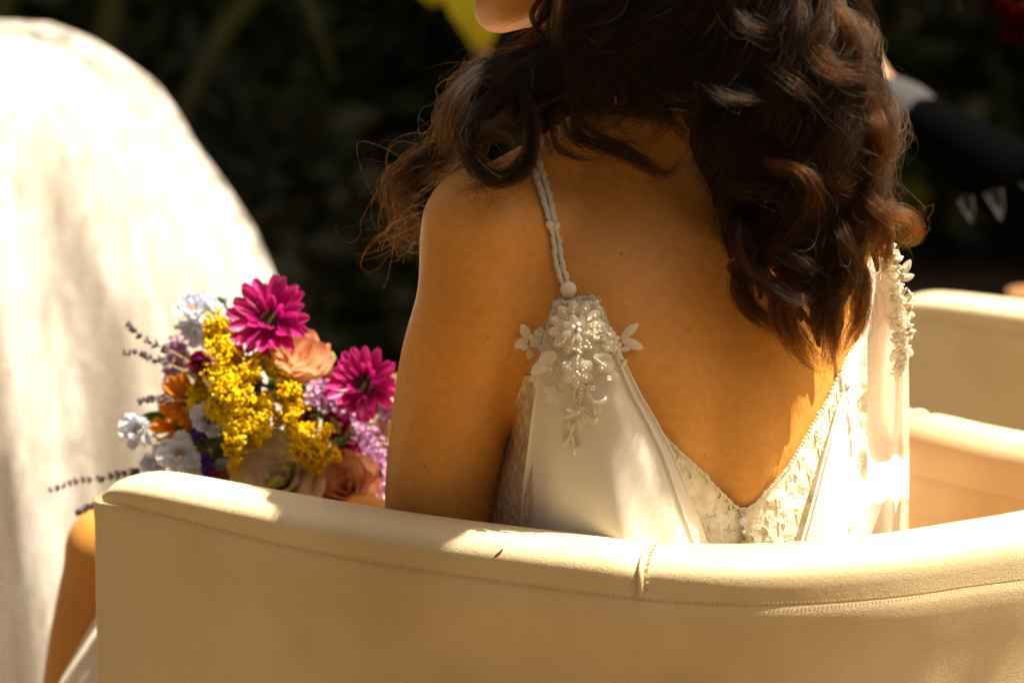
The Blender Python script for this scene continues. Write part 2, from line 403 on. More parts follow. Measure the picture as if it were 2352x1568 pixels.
# ================================================================== BRIDE : BODY
BORG = (.10, 2.47, 0)
bride = root('person', BORG, 'bride with long dark curls and ivory open-back gown, seen from behind', 'person')
A20 = math.radians(18)
E1 = np.array([math.cos(A20), math.sin(A20), 0]); E2 = np.array([-math.sin(A20), math.cos(A20), 0])   # her right, her front
DY = .035
body = MB()
rings = [(.40, .165, 2.43, .175, .12), (.46, .165, 2.42, .18, .13), (.53, .168, 2.40, .172, .125), (.60, .168, 2.375, .158, .112), (.66, .165, 2.362, .150, .103), (.72, .160, 2.358, .150, .100), (.80, .152, 2.360, .153, .100),
         (.86, .143, 2.366, .158, .102), (.91, .136, 2.375, .160, .098), (.95, .131, 2.383, .155, .088), (.98, .129, 2.39, .138, .074), (1.005, .127, 2.395, .11, .060), (1.03, .125, 2.40, .07, .05)]
V = []; nr = 40
zz = np.linspace(.40, 1.03, 34); RR = np.array(rings)
for z in zz:
    cx, cy, hw_, hd_ = [float(smooth_interp(RR[:, 0], RR[:, i], z)) for i in range(1, 5)]
    for q in range(nr):
        a = 2 * PI * q / nr; ca, sa = math.cos(a), math.sin(a)
        lx = hw_ * math.copysign(abs(ca) ** .85, ca); ly = hd_ * math.copysign(abs(sa) ** .9, sa)
        p = np.array([cx, cy + DY, z]) + E1 * lx + E2 * ly; V.append(p)
f = grid_faces(nr, len(zz), True); f.append(tuple(range(nr))[::-1]); f.append(tuple(range((len(zz) - 1) * nr, len(zz) * nr)))
body.add(V, f); TORV, TORF = np.array(V), f
def bp(x, y, z): return np.array([x, y + DY, z])
SHL, ELL = bp(-.022, 2.322, .962), bp(-.062, 2.375, .655)
SHR, ELR = bp(.272, 2.425, .940), bp(.285, 2.50, .655)
HANDL, HANDR = bp(-.215, 2.67, .615), bp(-.10, 2.73, .60)
capsule_chain(body, [bp(.125, 2.405, 1.0), bp(.118, 2.42, 1.06), bp(.105, 2.435, 1.11), bp(.095, 2.44, 1.17)], [.064, .055, .052, .054])
capsule_chain(body, [bp(.115, 2.405, 1.055), bp(.06, 2.375, 1.018), SHL + (0.012, .008, .022)], [.036, .034, .034])     # trapezius
capsule_chain(body, [bp(.135, 2.41, 1.055), bp(.20, 2.415, 1.010), SHR + (-.012, 0, .020)], [.036, .034, .034])
capsule_chain(body, [bp(.05, 2.37, .95), SHL], [.07, .055])
capsule_chain(body, [bp(.21, 2.41, .94), SHR], [.07, .053])
capsule_chain(body, [SHL, SHL + (-.006, -.002, -.06), (SHL + ELL) / 2 + (-.005, 0, .02), ELL + (0, 0, .06), ELL], [.056, .0535, .0525, .051, .046])
capsule_chain(body, [SHR, SHR + (.004, 0, -.06), (SHR + ELR) / 2, ELR], [.050, .047, .044, .039])
capsule_chain(body, [ELL, ELL * .55 + HANDL * .45 + (0, 0, .0), HANDL + (.035, -.02, .012)], [.041, .037, .026])
capsule_chain(body, [ELR, ELR * .5 + HANDR * .5 + (.02, .03, 0), HANDR + (.045, -.01, .012)], [.038, .036, .025])
def hand(c, d, side):
    d = np.array(d, float); d /= np.linalg.norm(d); up = np.array([0, 0, 1.0]); b = np.cross(d, up) * side
    capsule_chain(body, [c - d * .03 + up * .018, c + d * .025 + up * .02], [.019, .02]); capsule_chain(body, [c - d * .03 - up * .012, c + d * .025 - up * .014], [.017, .018])
    for i, ln in enumerate((.062, .07, .066, .052)):
        z = .036 - i * .022; p = c + d * .035 + up * z
        capsule_chain(body, [p, p + d * ln * .45 + b * .012, p + d * ln * .6 + b * .034, p + d * ln * .3 + b * .05], [.0088, .0083, .0078, .007], sides=10)
    p = c - d * .02 + up * .03
    capsule_chain(body, [p, p + up * .022 + d * .018 + b * .015, p + up * .03 + d * .042 + b * .03], [.012, .0105, .009], sides=10)
hand(HANDL, (-.75, .6, -.05), 1); hand(HANDR, (-.9, .3, 0), 1)
# legs
HIPL, KNL, ANL = bp(.05, 2.44, .50), np.array([-.398, 2.76, .553]), np.array([-.455, 2.73, .11])
HIPR, KNR, ANR = bp(.20, 2.50, .50), np.array([-.25, 2.93, .50]), np.array([-.30, 2.98, .10])
for H, K, A in ((HIPL, KNL, ANL), (HIPR, KNR, ANR)):
    capsule_chain(body, [H, H * .5 + K * .5 + (0, 0, .012), K], [.085, .072, .056])
    capsule_chain(body, [K, K * .65 + A * .35 + (-.012, -.005, 0), A + (0, 0, .02)], [.054, .051, .034])
    ft = np.array([-.12, .06, 0]); capsule_chain(body, [A + (.02, -.01, -.06), A + ft * .5 + (0, 0, -.062), A + ft + (0, 0, -.078)], [.034, .032, .024])
# head, turned to her left
HC = bp(.068, 2.44, 1.226); HF = np.array([-.93, .30, .08]); HF /= np.linalg.norm(HF); HS = np.cross(HF, [0, 0, 1]); HS /= np.linalg.norm(HS); HU = np.cross(HS, HF)
def hp(f, s, u): return HC + HF * f + HS * s + HU * u
MH = np.stack([HF, HS, HU], 1)
body.add(*uvsphere(hp(-.012, 0, .035), (.098, .074, .092), M=MH))
body.add(*uvsphere(hp(.030, 0, -.03), (.062, .060, .085), M=MH))
capsule_chain(body, [hp(-.01, -.050, -.045), hp(.04, -.038, -.085), hp(.076, 0, -.1)], [.022, .021, .023])
capsule_chain(body, [hp(-.01, .050, -.045), hp(.04, .038, -.085), hp(.076, 0, -.1)], [.022, .021, .023])
capsule_chain(body, [hp(.082, 0, .018), hp(.100, 0, -.012), hp(.108, 0, -.022)], [.008, .010, .0115])
capsule_chain(body, [hp(.094, -.016, -.026), hp(.094, .016, -.026)], [.007, .007])
for s_ in (-1, 1):
    capsule_chain(body, [hp(.083, .012 * s_, .028), hp(.078, .042 * s_, .03)], [.008, .008])
    capsule_chain(body, [hp(.066, .034 * s_, -.02), hp(.052, .05 * s_, -.015)], [.02, .018])
    capsule_chain(body, [hp(-.008, .076 * s_, .018), hp(-.02, .080 * s_, .004), hp(-.012, .076 * s_, -.022)], [.008, .009, .008], sides=10)
capsule_chain(body, [hp(.092, -.02, -.052), hp(.100, 0, -.050), hp(.092, .02, -.052)], [.006, .0075, .006], sides=10)
capsule_chain(body, [hp(.090, -.016, -.064), hp(.097, 0, -.064), hp(.090, .016, -.064)], [.006, .0078, .006], sides=10)
bv, bf = remesh(body, .0052, 10)
# shoulder blades and spine groove on the back
def back_detail(v):
    d = v - np.array([.14, 2.36 + DY, 0]); lx = d @ E1; z = v[:, 2]
    isback = (v - np.array([.14, 2.395 + DY, 0])) @ E2 < 0
    off = .0050 * np.exp(-((lx + .085) / .04) ** 2 - ((z - .885) / .055) ** 2) + .0050 * np.exp(-((lx - .085) / .04) ** 2 - ((z - .885) / .055) ** 2)
    off += -.006 * np.exp(-(lx / .018) ** 2) * np.clip((.99 - z) / .1, 0, 1) * np.clip((z - .55) / .1, 0, 1)
    off += .003 * np.exp(-((lx + .035) / .02) ** 2) * np.clip((.86 - z) / .08, 0, 1) + .003 * np.exp(-((lx - .035) / .02) ** 2) * np.clip((.86 - z) / .08, 0, 1)
    off = np.where(isback & (np.abs(lx) < .17) & (z > .5) & (z < 1.02), off, 0)
    return v - E2 * off[:, None]
bv = back_detail(bv)
BVH = BVHTree.FromPolygons([Vector(x) for x in bv], bf)
TOR = BVHTree.FromPolygons([Vector(x) for x in back_detail(TORV)], TORF)
def hit(u, v, bvh=None):
    d = ray(u, v); d = d / np.linalg.norm(d)
    loc, n, i, dist = (bvh or BVH).ray_cast(Vector(CAMP), Vector(d))
    return (np.array(loc), np.array(n)) if loc is not None else (None, None)
body_o = part('body', (bv, bf), M_SKIN, bride)
moles = []
for u, v, r in ((1427, 583, .0022), (1580, 755, .0016), (1120, 773, .0015), (1618, 1045, .0013), (1127, 1163, .0022), (975, 1067, .0014), (1330, 640, .001), (964, 662, .0012), (1210, 830, .001)):
    p, n = hit(u, v)
    if p is not None: moles.append((p, r, (.16, .045, .015)))
add_moles(M_SKIN, moles, np.array(BORG))
M_EYE = mat('eye', (.75, .72, .68), .15)
for s_ in (-1, 1): part('eye', uvsphere(hp(.070, .030 * s_, .012), (.0115,) * 3, 12, 8), M_EYE, bride)

# ================================================================== BRIDE : GOWN
def cloth(us, vs_, off, fold=None, smooth_it=12, fallback=2.42, depth_bias=None, bvh=None):
    """grid of view positions us[j][i], vs_[j][i] laid on the body, off metres proud of it; returns world points"""
    nj, ni = us.shape; Tm = np.full((nj, ni), np.nan)
    D = np.zeros((nj, ni, 3))
    for j in range(nj):
        for i in range(ni):
            d = ray(us[j, i], vs_[j, i]); d /= d[1]; D[j, i] = d      # unit depth
            p, n = hit(us[j, i], vs_[j, i], bvh)
            if p is not None and p[1] < fallback + .12: Tm[j, i] = p[1] - off
    for j in range(nj):
        r = Tm[j]; ok = ~np.isnan(r)
        if ok.any():
            idx = np.arange(ni); first, last = idx[ok][0], idx[ok][-1]
            r[:] = np.interp(idx, idx[ok], r[ok])
        else: r[:] = fallback
    lim = Tm.copy()
    for _ in range(smooth_it):
        P = np.pad(Tm, 1, mode='edge'); Tm = .25 * (P[:-2, 1:-1] + P[2:, 1:-1] + P[1:-1, :-2] + P[1:-1, 2:]); Tm = np.minimum(Tm, lim)
    if depth_bias is not None: Tm = Tm + depth_bias
    if fold is not None: Tm = Tm - fold
    return CAMP + D * Tm[..., None]
def grid_between(lft, rgt, v0, v1, ni, nj):
    vv = np.linspace(v0, v1, nj); l = np.array([np.interp(q, [a[1] for a in lft], [a[0] for a in lft]) for q in vv]); r = np.array([np.interp(q, [a[1] for a in rgt], [a[0] for a in rgt]) for q in vv])
    t = np.linspace(0, 1, ni); return l[:, None] + (r - l)[:, None] * t, np.repeat(vv[:, None], ni, 1), t, np.linspace(0, 1, nj)
def sheet(name, P, m, parent, th=.0, **kw):
    nj, ni = P.shape[:2]; return part(name, (P.reshape(-1, 3), grid_faces(ni, nj)), m, parent, **kw)

# inner bodice with the deep V (lace)
def vtop(u):
    return np.interp(u, [1090, 1200, 1300, 1400, 1500, 1556, 1606, 1643, 1690, 1708, 1737, 1812, 1901, 1929, 1957, 1990, 2040, 2100], [880, 850, 870, 900, 965, 1029, 1074, 1114, 1160, 1168, 1151, 1067, 912, 851, 795, 760, 740, 800])
uu = np.linspace(1225, 1992, 110); tt = np.linspace(0, 1, 26)
US = np.repeat(uu[None], 26, 0); vt = vtop(uu); VS = vt[None] + (1340 - vt[None]) * tt[:, None]
Pb = cloth(US, VS, .004, smooth_it=4, bvh=TOR)
gown = sheet('gown', Pb, M_LACE, bride)
GB = BVHTree.FromPolygons([Vector(x) for x in Pb.reshape(-1, 3)], grid_faces(110, 26))
# lace scallops along the V edge
mb = MB()
for seg in (np.linspace(1545, 1700, 40), np.linspace(1716, 1962, 56)):
    for k, u in enumerate(seg):
        v = float(vtop(u)); p, n = hit(u, v + 4, GB)
        if p is None: continue
        r = .0008 + .0006 * abs(math.sin(k * .9)); mb.add(ICO2_V * np.array([r * 1.3, .0012, r]) + p - np.array([0, .001, -.0004]), ICO2_F)
part('lace_edge', mb, M_EMB, gown)
# brocade sprigs on the lace
mb = MB()
for _ in range(260):
    u, v = random.uniform(1560, 1990), random.uniform(900, 1290)
    if v < vtop(u) + 14: continue
    p, n = hit(u, v, GB)
    if p is None: continue
    a = random.uniform(0, 2 * PI); c = []
    for q in np.linspace(0, 1, 6): c.append(p + np.array([math.cos(a + q * 2.2) * .005 * q * 1.6, -.0006, math.sin(a + q * 2.2) * .005 * q * 1.6]))
    mb.add(*tube(c, [.0004, .0008, .001, .0009, .0006, .0003], 5))
part('lace_sprigs', mb, M_EMB, gown, kind='stuff')
# zip
P = []
for v in np.linspace(1166, 1300, 30):
    p, n = hit(1706, v, GB)
    if p is not None: P.append(p + np.array([0, -.0012, 0]))
zipo = part('zipper', tube(P, .0022, 8), M_SATIN, gown)
mb = MB()
for q in range(0, len(P), 1):
    for s_ in (-1, 1):
        mb.add(*tube([P[q] + (s_ * .0006, -.0022, 0), P[q] + (s_ * .003, -.0022, .0006)], .0006, 5))
part('zipper_teeth', mb, M_METAL, gown, kind='stuff')
for q, (du, dv) in enumerate(((0, -2), (5, 6), (-3, 14))):
    c = P[0] + np.array([du * .00036, -.0035, -dv * .00036]); th = np.linspace(0, 2 * PI * .85, 14)
    part('hook', tube([c + np.array([math.cos(t) * .0028, .0006 * math.sin(3 * t), math.sin(t) * .0028]) for t in th], .0005, 6), M_METAL, gown)
p = P[5] + np.array([0, -.003, 0]); part('small_button', uvsphere(p, (.0042, .003, .0042), 14, 8), M_SATIN, gown)
part('zip_pull', tube([P[6] + (0.001, -.003, 0), P[9] + (.0005, -.004, 0), P[14] + (.001, -.004, 0)], [.0012, .0022, .0018], 8), M_METAL, gown)

# left back panel (satin)
LL = [(1275, 690), (1258, 740), (1246, 800), (1236, 870), (1225, 940), (1214, 1030), (1204, 1110), (1198, 1200), (1197, 1330)]
LR = [(1372, 690), (1395, 740), (1420, 800), (1448, 860), (1472, 908), (1508, 968), (1545, 1040), (1572, 1110), (1600, 1185), (1630, 1260), (1652, 1330)]
US, VS, ta, tb = grid_between(LL, LR, 690, 1330, 60, 70)
TA, TB = np.meshgrid(ta, tb)
fold = (.012 * np.sin(TA * PI) + .012 * np.sin(TA * 9.0 + 1.2 + TB * 1.2) * TA * (1 - TA) * 3 + .004 * np.sin(TA * 17 + 2 - TB * 3) * TA) * TB ** 1.2 + .003 * np.sin(TA * 5 + TB * 4) * TB
fold += -.002 * np.exp(-((TA - .0) / .05) ** 2)
PL = cloth(US, VS, .0075, fold + .006 * TB, smooth_it=60)
pan = sheet('back_panel', PL, M_SATIN, gown)
PLB = BVHTree.FromPolygons([Vector(x) for x in PL.reshape(-1, 3)], grid_faces(60, 70))
def edge_pipe(Pg, col, r, off=(-.0, -.0018, 0)):
    mb = MB(); c = catmull(Pg[:, col] + np.array(off), 150); mb.add(*tube(c, r, 7))
    for k in range(2, 148, 2): mb.add(ICO2_V * r * .9 + c[k] + np.array([0, -.0003, 0]), ICO2_F)
    return mb
part('panel_piping', edge_pipe(PL[12:], 55, .0012), M_SATIN, gown); part('panel_hem', tube(catmull(PL[12:, 59], 120), .0009, 6), M_SATIN, gown)
part('panel_hem', tube(catmull(PL[8:, 0], 120), .0010, 6), M_SATIN, gown)
# right back panel
RL = [(1992, 600), (1990, 664), (1984, 740), (1965, 823), (1928, 926), (1895, 1043), (1858, 1184), (1838, 1252), (1815, 1330)]
RRt = [(2052, 600), (2072, 664), (2084, 740), (2087, 823), (2088, 926), (2088, 1043), (2088, 1184), (2088, 1330)]
US, VS, ta, tb = grid_between(RL, RRt, 590, 1330, 50, 70); TA, TB = np.meshgrid(ta, tb)
ctr = .78 + .08 * np.sin(TB * 2)
fold = .012 * np.exp(-((TA - ctr) / .07) ** 2) * np.clip(TB * 3, 0, 1) + .012 * np.exp(-((TA - 1.0) / .08) ** 2) - .008 * np.exp(-((TA - .9) / .05) ** 2) + .008 * np.sin(TA * 7 + .4) * TB + .003 * np.sin(TA * 19 + TB * 2) * TB
PR = cloth(US, VS, .007, fold + .004 * TB, smooth_it=60)
sheet('back_panel', PR, M_SATIN, gown)
PRB = BVHTree.FromPolygons([Vector(x) for x in PR.reshape(-1, 3)], grid_faces(50, 70))
part('panel_piping', edge_pipe(PR[5:], 2, .0012), M_SATIN, gown); part('panel_hem', tube(catmull(PR[5:, 0], 120), .0009, 6), M_SATIN, gown)
# strap edge thread right of the V on the lace
# sheer lace side under the left arm
US, VS, ta, tb = grid_between([(1205, 862), (1170, 960), (1110, 1100), (1060, 1340)], [(1256, 845), (1238, 960), (1218, 1100), (1206, 1340)], 862, 1340, 20, 50)
TA, TB = np.meshgrid(ta, tb)
YY = np.zeros((50, 20))
for j in range(50):
    pr, _ = hit(1262, VS[j, 0], TOR); yr = (pr[1] if pr is not None else 2.36) + .002
    for i in range(20):
        t = TA[j, i]; YY[j, i] = 2.425 * (1 - t) + yr * t; ph_, _ = hit(US[j, i], VS[j, i], TOR)
        if ph_ is not None: YY[j, i] = min(YY[j, i], ph_[1] - .0025)
for _ in range(25):
    P_ = np.pad(YY, 1, mode='edge'); YY = np.minimum(YY, .25 * (P_[:-2, 1:-1] + P_[2:, 1:-1] + P_[1:-1, :-2] + P_[1:-1, 2:]))
PS = np.array([[W(US[j, i], VS[j, i], YY[j, i]) for i in range(20)] for j in range(50)])
sheet('lace_side', PS, M_SHEER, gown)

# lace strap: two embroidered cords with cross links over a net ribbon
SPX = [(1222, 340), (1226, 372), (1240, 420), (1255, 470), (1267, 520), (1276, 555), (1285, 600), (1296, 640), (1304, 662)]
def on_body(u, v, off):
    p, n = hit(u, v); return (p + n * off) if p is not None else None
cords = {}
for s_, nm in ((-1, 0), (1, 1)):
    c = []
    for (u, v), w in zip(SPX, (9, 11, 11, 10, 7, 7, 8, 8, 6)):
        p = on_body(u + s_ * w, v, .0034)
        if p is not None: c.append(p)
    cords[s_] = catmull(c, 120)
mb = MB()
for k in range(119):
    if 67 < k < 74: continue
    a, b = cords[-1][k], cords[1][k]; ax = b - a; ax /= np.linalg.norm(ax); mid = (a + b) / 2; hw_ = np.linalg.norm(b - a) / 2
    ph = k % 15; slit = .0007 * (1 if 3 <= ph <= 11 else 0) * (1 if k not in range(60, 68) else .6); lift = np.array([0, -.0011, 0]); sl = (cords[1][k + 1] - b) * .35
    for s_ in (-1, 1):
        i0, i1 = mid + ax * s_ * slit, mid + ax * s_ * (hw_ + random.uniform(.0012, .0024) + .0006 * math.sin(k * .7 + s_))
        mb.add(*tube([i0, (i0 + i1) / 2 + lift + sl * s_, i1 + sl * s_], [.0007, .0012, .0006], 5))
for s_ in (-1, 1): mb.add(*tube(cords[s_] + np.array([0, .0004, 0]), .0007, 5))
part('strap', mb, M_EMB, gown)
for s_ in (-1, 1): part('strap_knot', uvsphere(cords[s_][71] + np.array([0, -.0015, 0]), (.0037, .0026, .0037), 12, 8), M_EMB, gown)
rb = np.stack([cords[-1] * 1.0, cords[1]], 1) + np.array([0, .0008, 0])
part('strap_net', (rb.reshape(-1, 3), grid_faces(2, 120)), M_NET, gown)
pb = on_body(1309, 666, .006)
part('button', uvsphere(pb, (.0069, .006, .0069), 28, 18), M_EMB, gown)

# applique of embroidered petals, leaves, pearls, beads
def surf_pt(u, v, off):
    best = None
    for B in (PLB, PRB, BVH):
        p, n = hit(u, v, B)
        if p is not None and (best is None or p[1] < best[1]): best = p
    if best is None: best = W(u, v, 2.36)
    return best + np.array([0, -off, 0])
def petal_emb(nx=7, ny=9, ridges=4):
    v = []; 
    for j in range(ny):
        t = j / (ny - 1); w = math.sin(PI * min(t * .93 + .05, 1)) ** .7
        for i in range(nx):
            s_ = i / (nx - 1) * 2 - 1
            v.append((s_ * w * .5, t, .16 * (1 - s_ * s_) * math.sin(PI * t) ** .6 + .02 * math.cos(s_ * ridges * PI) * math.sin(PI * t)))
    return np.array(v), grid_faces(nx, ny)
_pv, _pf = petal_emb()
PETAL_E = mesh_data('petal', _pv, _pf, M_EMB); PEARL = mesh_data('pearl', ICO2_V, ICO2_F, M_PEARL); 
EDGE = []
a = np.linspace(0, 1, 24)
def Aa(zx, zy): return 1163.75 + .15625 * zx, 643.1 + .15625 * zy
PXM = 2.40 / FPX                       # metres per view pixel there
def emb_petal(zx, zy, ang, ln, wd, off=.003, mapf=Aa, k=.15625, tilt=0.0):
    """base at (zx, zy), pointing along ang (degrees, 0 = right, 90 = up); ln, wd in zoom pixels"""
    u, v = mapf(zx, zy); c = surf_pt(u, v, off); r = math.radians(ang); up = Vector((math.cos(r), -math.sin(tilt) * .6, math.sin(r))).normalized()
    n = Vector((0, -1, .12)); x = up.cross(n).normalized(); n = x.cross(up)
    L_, W_ = ln * k * PXM, wd * k * PXM
    M = Matrix.Translation(Vector(c)) @ Matrix((x, up, n)).transposed().to_4x4() @ Matrix.Diagonal((W_, L_, max(W_, L_ * .5) * .6, 1))
    return place('petal', PETAL_E, M, gown)
beads = MB()
def bead(zx, zy, r=13, off=.0075, mapf=Aa, k=.15625):
    u, v = mapf(zx, zy); c = surf_pt(u, v, off); a = random.uniform(0, PI)
    d = np.array([math.cos(a), 0, math.sin(a)]) * r * k * PXM; beads.add(*tube([c - d, c + d], r * k * PXM * .75, 7))
def pearl(zx, zy, r, off=.009, mapf=Aa, k=.15625):
    u, v = mapf(zx, zy); c = surf_pt(u, v, off); place('pearl', PEARL, Matrix.Translation(Vector(c)) @ Matrix.Scale(r * k * PXM, 4), gown)
# base patch
poly = [(690, 300), (900, 250), (1310, 215), (1345, 300), (1430, 440), (1510, 600), (1550, 760), (1640, 850), (1690, 1000), (1700, 1150), (1640, 1340), (1500, 1480), (1180, 1540), (900, 1500), (600, 1400), (380, 1350), (420, 1180), (300, 1080), (220, 900), (330, 760), (520, 640), (640, 440)]
cen = (1000, 800); V = []; rad = [0, .25, .5, .75, .9, 1]
pl = np.array(poly, float); pc = np.vstack([pl, pl[:1]]); seg = np.linspace(0, len(poly), 60, endpoint=False)
pts = np.array([pc[int(q)] + (pc[int(q) + 1] - pc[int(q)]) * (q - int(q)) for q in seg])
for r_ in rad:
    for q in pts:
        x, y = cen[0] + (q[0] - cen[0]) * r_, cen[1] + (q[1] - cen[1]) * r_; V.append(surf_pt(*Aa(x, y), .0022))
part('applique_net', (V, grid_faces(60, len(rad), True)), M_NET, gown)
mb = MB()                               # dense stitched ground of the top
for _ in range(620):
    t = random.random(); y = 235 + 620 * t; hwid = 330 + 190 * t if t < .6 else 444 + 60 * (t - .6)
    x = 1030 + random.uniform(-1, 1) * hwid * .98; c = surf_pt(*Aa(x, y), .0036); r = random.uniform(10, 26) * .15625 * PXM
    an = random.uniform(0, PI); d = np.array([math.cos(an), -.1, math.sin(an)])
    mb.add(*tube([c - d * r * 2, c + np.array([0, -.0012, 0]), c + d * r * 2], [r * .3, r * .55, r * .3], 5))
part('applique_ground', mb, M_EMB, gown, kind='stuff')
for k in range(12):                     # big flower, outer and inner petals
    an = k * 30 + 8; r0 = 175; emb_petal(1030 + r0 * math.cos(math.radians(an)), 690 - r0 * math.sin(math.radians(an)), an, 240, 165, .0055)
for k in range(8):
    an = k * 45 + 20; r0 = 60; emb_petal(1030 + r0 * math.cos(math.radians(an)), 690 - r0 * math.sin(math.radians(an)), an, 170, 120, .0075, tilt=.3)
for x, y in ((980, 645), (1047, 605), (1060, 690)): pearl(x, y, 34, .0125)
for k in range(12):
    an = math.radians(k * 30 + 8)
    for rr_ in (215, 265): bead(1030 + rr_ * math.cos(an + .07), 690 - rr_ * math.sin(an + .07), 14, .0105)
    bead(1030 + 330 * math.cos(an), 690 - 330 * math.sin(an), 18, .0105)
for k in range(6):                      # second flower
    an = k * 60 + 32; r0 = 40; emb_petal(1040 + r0 * math.cos(math.radians(an)), 1325 - r0 * math.sin(math.radians(an)), an, 215, 190, .005)
    for rr_ in (90, 140): bead(1040 + rr_ * math.cos(math.radians(an)), 1325 - rr_ * math.sin(math.radians(an)), 14, .010)
for x, y in ((1030, 1310), (1060, 1345)): pearl(x, y, 26, .010)
# side flowers and leaves
for cx, cy, R_ in ((440, 860, 120), (500, 770, 90), (520, 940, 100), (1530, 880, 125), (1500, 770, 90), (1600, 960, 90), (1480, 960, 80)):
    for k in range(5): emb_petal(cx + 15 * math.cos(k * 1.257), cy - 15 * math.sin(k * 1.257), k * 72 + cx % 60, R_, R_ * .85, .0045)
    pearl(cx, cy, 22, .008)
for x, y, an, ln, wd in ((330, 850, 118, 250, 150), (310, 850, 213, 230, 150), (330, 960, 190, 130, 95), (350, 1000, 262, 150, 100), (1680, 840, 42, 330, 130), (1690, 860, -22, 340, 150), (1660, 1000, 2, 150, 80), (1640, 1040, -70, 120, 80),
                         (740, 1060, 205, 300, 190), (690, 1130, 215, 400, 200), (640, 1230, 265, 140, 90), (520, 1380, 200, 210, 130), (480, 1420, 250, 150, 110),
                         (1280, 1090, -30, 360, 200), (1400, 1180, -50, 240, 170), (1560, 1330, -70, 170, 140), (1390, 1220, -95, 120, 90), (1290, 1130, 5, 250, 120)):
    emb_petal(x, y, an, ln, wd, .0042)
for q in range(5): bead(720 - q * 35, 1110 + q * 25, 16, .009); bead(1290 + q * 38, 1110 + q * 27, 16, .009)
for x, y in ((730, 860), (500, 950), (630, 1260), (1390, 1265), (1500, 1430), (1480, 960), (900, 950), (985, 980), (1150, 950), (1050, 1000), (700, 515), (1210, 540), (1300, 610), (1280, 700), (830, 640), (820, 780)): bead(x, y, 24, .008)
# trailing embroidery below (second zoom frame)
def Bb(zx, zy): return 1102.5 + .48805 * zx, 306.25 + .488 * zy
KB = .488
for x, y, an, ln, wd in ((340, 1215, 150, 48, 34), (345, 1220, 90, 42, 34), (350, 1225, 20, 44, 34), (345, 1228, 300, 40, 34), (340, 1226, 230, 44, 34), (440, 1235, 100, 40, 20), (430, 1260, 250, 44, 26), (455, 1265, 300, 40, 22),
                         (460, 1310, 165, 60, 18), (460, 1310, 200, 70, 18), (465, 1312, 300, 60, 18), (460, 1315, 265, 62, 18), (470, 1308, -25, 62, 18), (465, 1300, 85, 46, 20), (530, 1290, 60, 50, 22), (550, 1330, 250, 40, 22), (560, 1310, 90, 40, 20)):
    emb_petal(x, y, an, ln, wd, .0035, Bb, KB)
mb = MB()
for c in ([(500, 1200), (510, 1235), (545, 1262), (580, 1255), (592, 1235)], [(500, 1205), (530, 1260), (540, 1300), (535, 1320)], [(440, 1350), (430, 1400), (410, 1440), (388, 1460)], [(432, 1410), (440, 1470), (445, 1510)], [(450, 1180), (440, 1240), (462, 1300)], [(690, 1060), (660, 1100)], [(470, 1480), (440, 1470)]):
    q = catmull(c, 16); P = np.array([surf_pt(*Bb(*x), .003) for x in q]); mb.add(*tube(P, np.array([.0008] + [.0017] * 13 + [.0012, .0006]) , 6))
part('vine_embroidery', mb, M_EMB, gown)
for x, y in ((480, 1187), (475, 1205), (473, 1225), (465, 1245), (512, 1193), (528, 1192), (390, 1325), (376, 1338), (414, 1320), (420, 1360), (419, 1375), (472, 1345), (474, 1360), (475, 1378), (495, 1328), (510, 1335), (522, 1345), (385, 1167), (378, 1180), (395, 1165), (480, 1290), (605, 1146)):
    u, v = Bb(x, y); c = surf_pt(u, v, .0045); th = np.linspace(0, 2 * PI, 10); beads.add(*tube([c + np.array([math.cos(t) * .0016, 0, math.sin(t) * .0016]) for t in th], .0006, 5))
pearl(462, 1303, 8, .006, Bb, KB); pearl(345, 1222, 7, .006, Bb, KB)
part('beads', beads, M_GLASS, gown, kind='stuff')
# right shoulder applique, seen edge-on
mb = MB()
for _ in range(260):
    t = random.random(); v = 560 + t * 300; uc = np.interp(v, [560, 640, 760, 860], [2038, 2062, 2072, 2062]); w = np.interp(v, [560, 640, 760, 860], [14, 26, 22, 8])
    c = surf_pt(uc + random.uniform(-w, w), v, random.uniform(.003, .007)); r = random.uniform(.0012, .003); an = random.uniform(0, PI); d = np.array([math.cos(an), -.2, math.sin(an)])
    mb.add(*tube([c - d * r * 1.5, c + np.array([0, -.001, 0]), c + d * r * 1.5], [r * .3, r * .6, r * .3], 5))
part('applique_ground', mb, M_EMB, gown, kind='stuff')
for u, v, an, ln, wd in ((2070, 628, 62, 40, 20), (2066, 640, 20, 34, 18), (2050, 650, 100, 36, 22), (2060, 690, 220, 36, 22), (2076, 716, -15, 26, 18), (2070, 740, 200, 34, 22), (2078, 770, 30, 24, 16), (2074, 795, -40, 30, 20), (2060, 800, 240, 34, 20), (2062, 830, 265, 50, 16), (2048, 600, 70, 34, 24), (2052, 745, 130, 30, 20), (2060, 580, 240, 30, 20), (2080, 690, 10, 22, 14)):
    emb_petal(u, v, an, ln, wd, .005, lambda a_, b_: (a_, b_), 1.0)
# right strap
c = [p for p in (on_body(u, v, .002) for u, v in ((1925, 330), (1960, 380), (1990, 450), (2012, 510), (2034, 560))) if p is not None]
if len(c) > 2: part('strap', tube(catmull(c, 40), .0045, 8), M_EMB, gown)
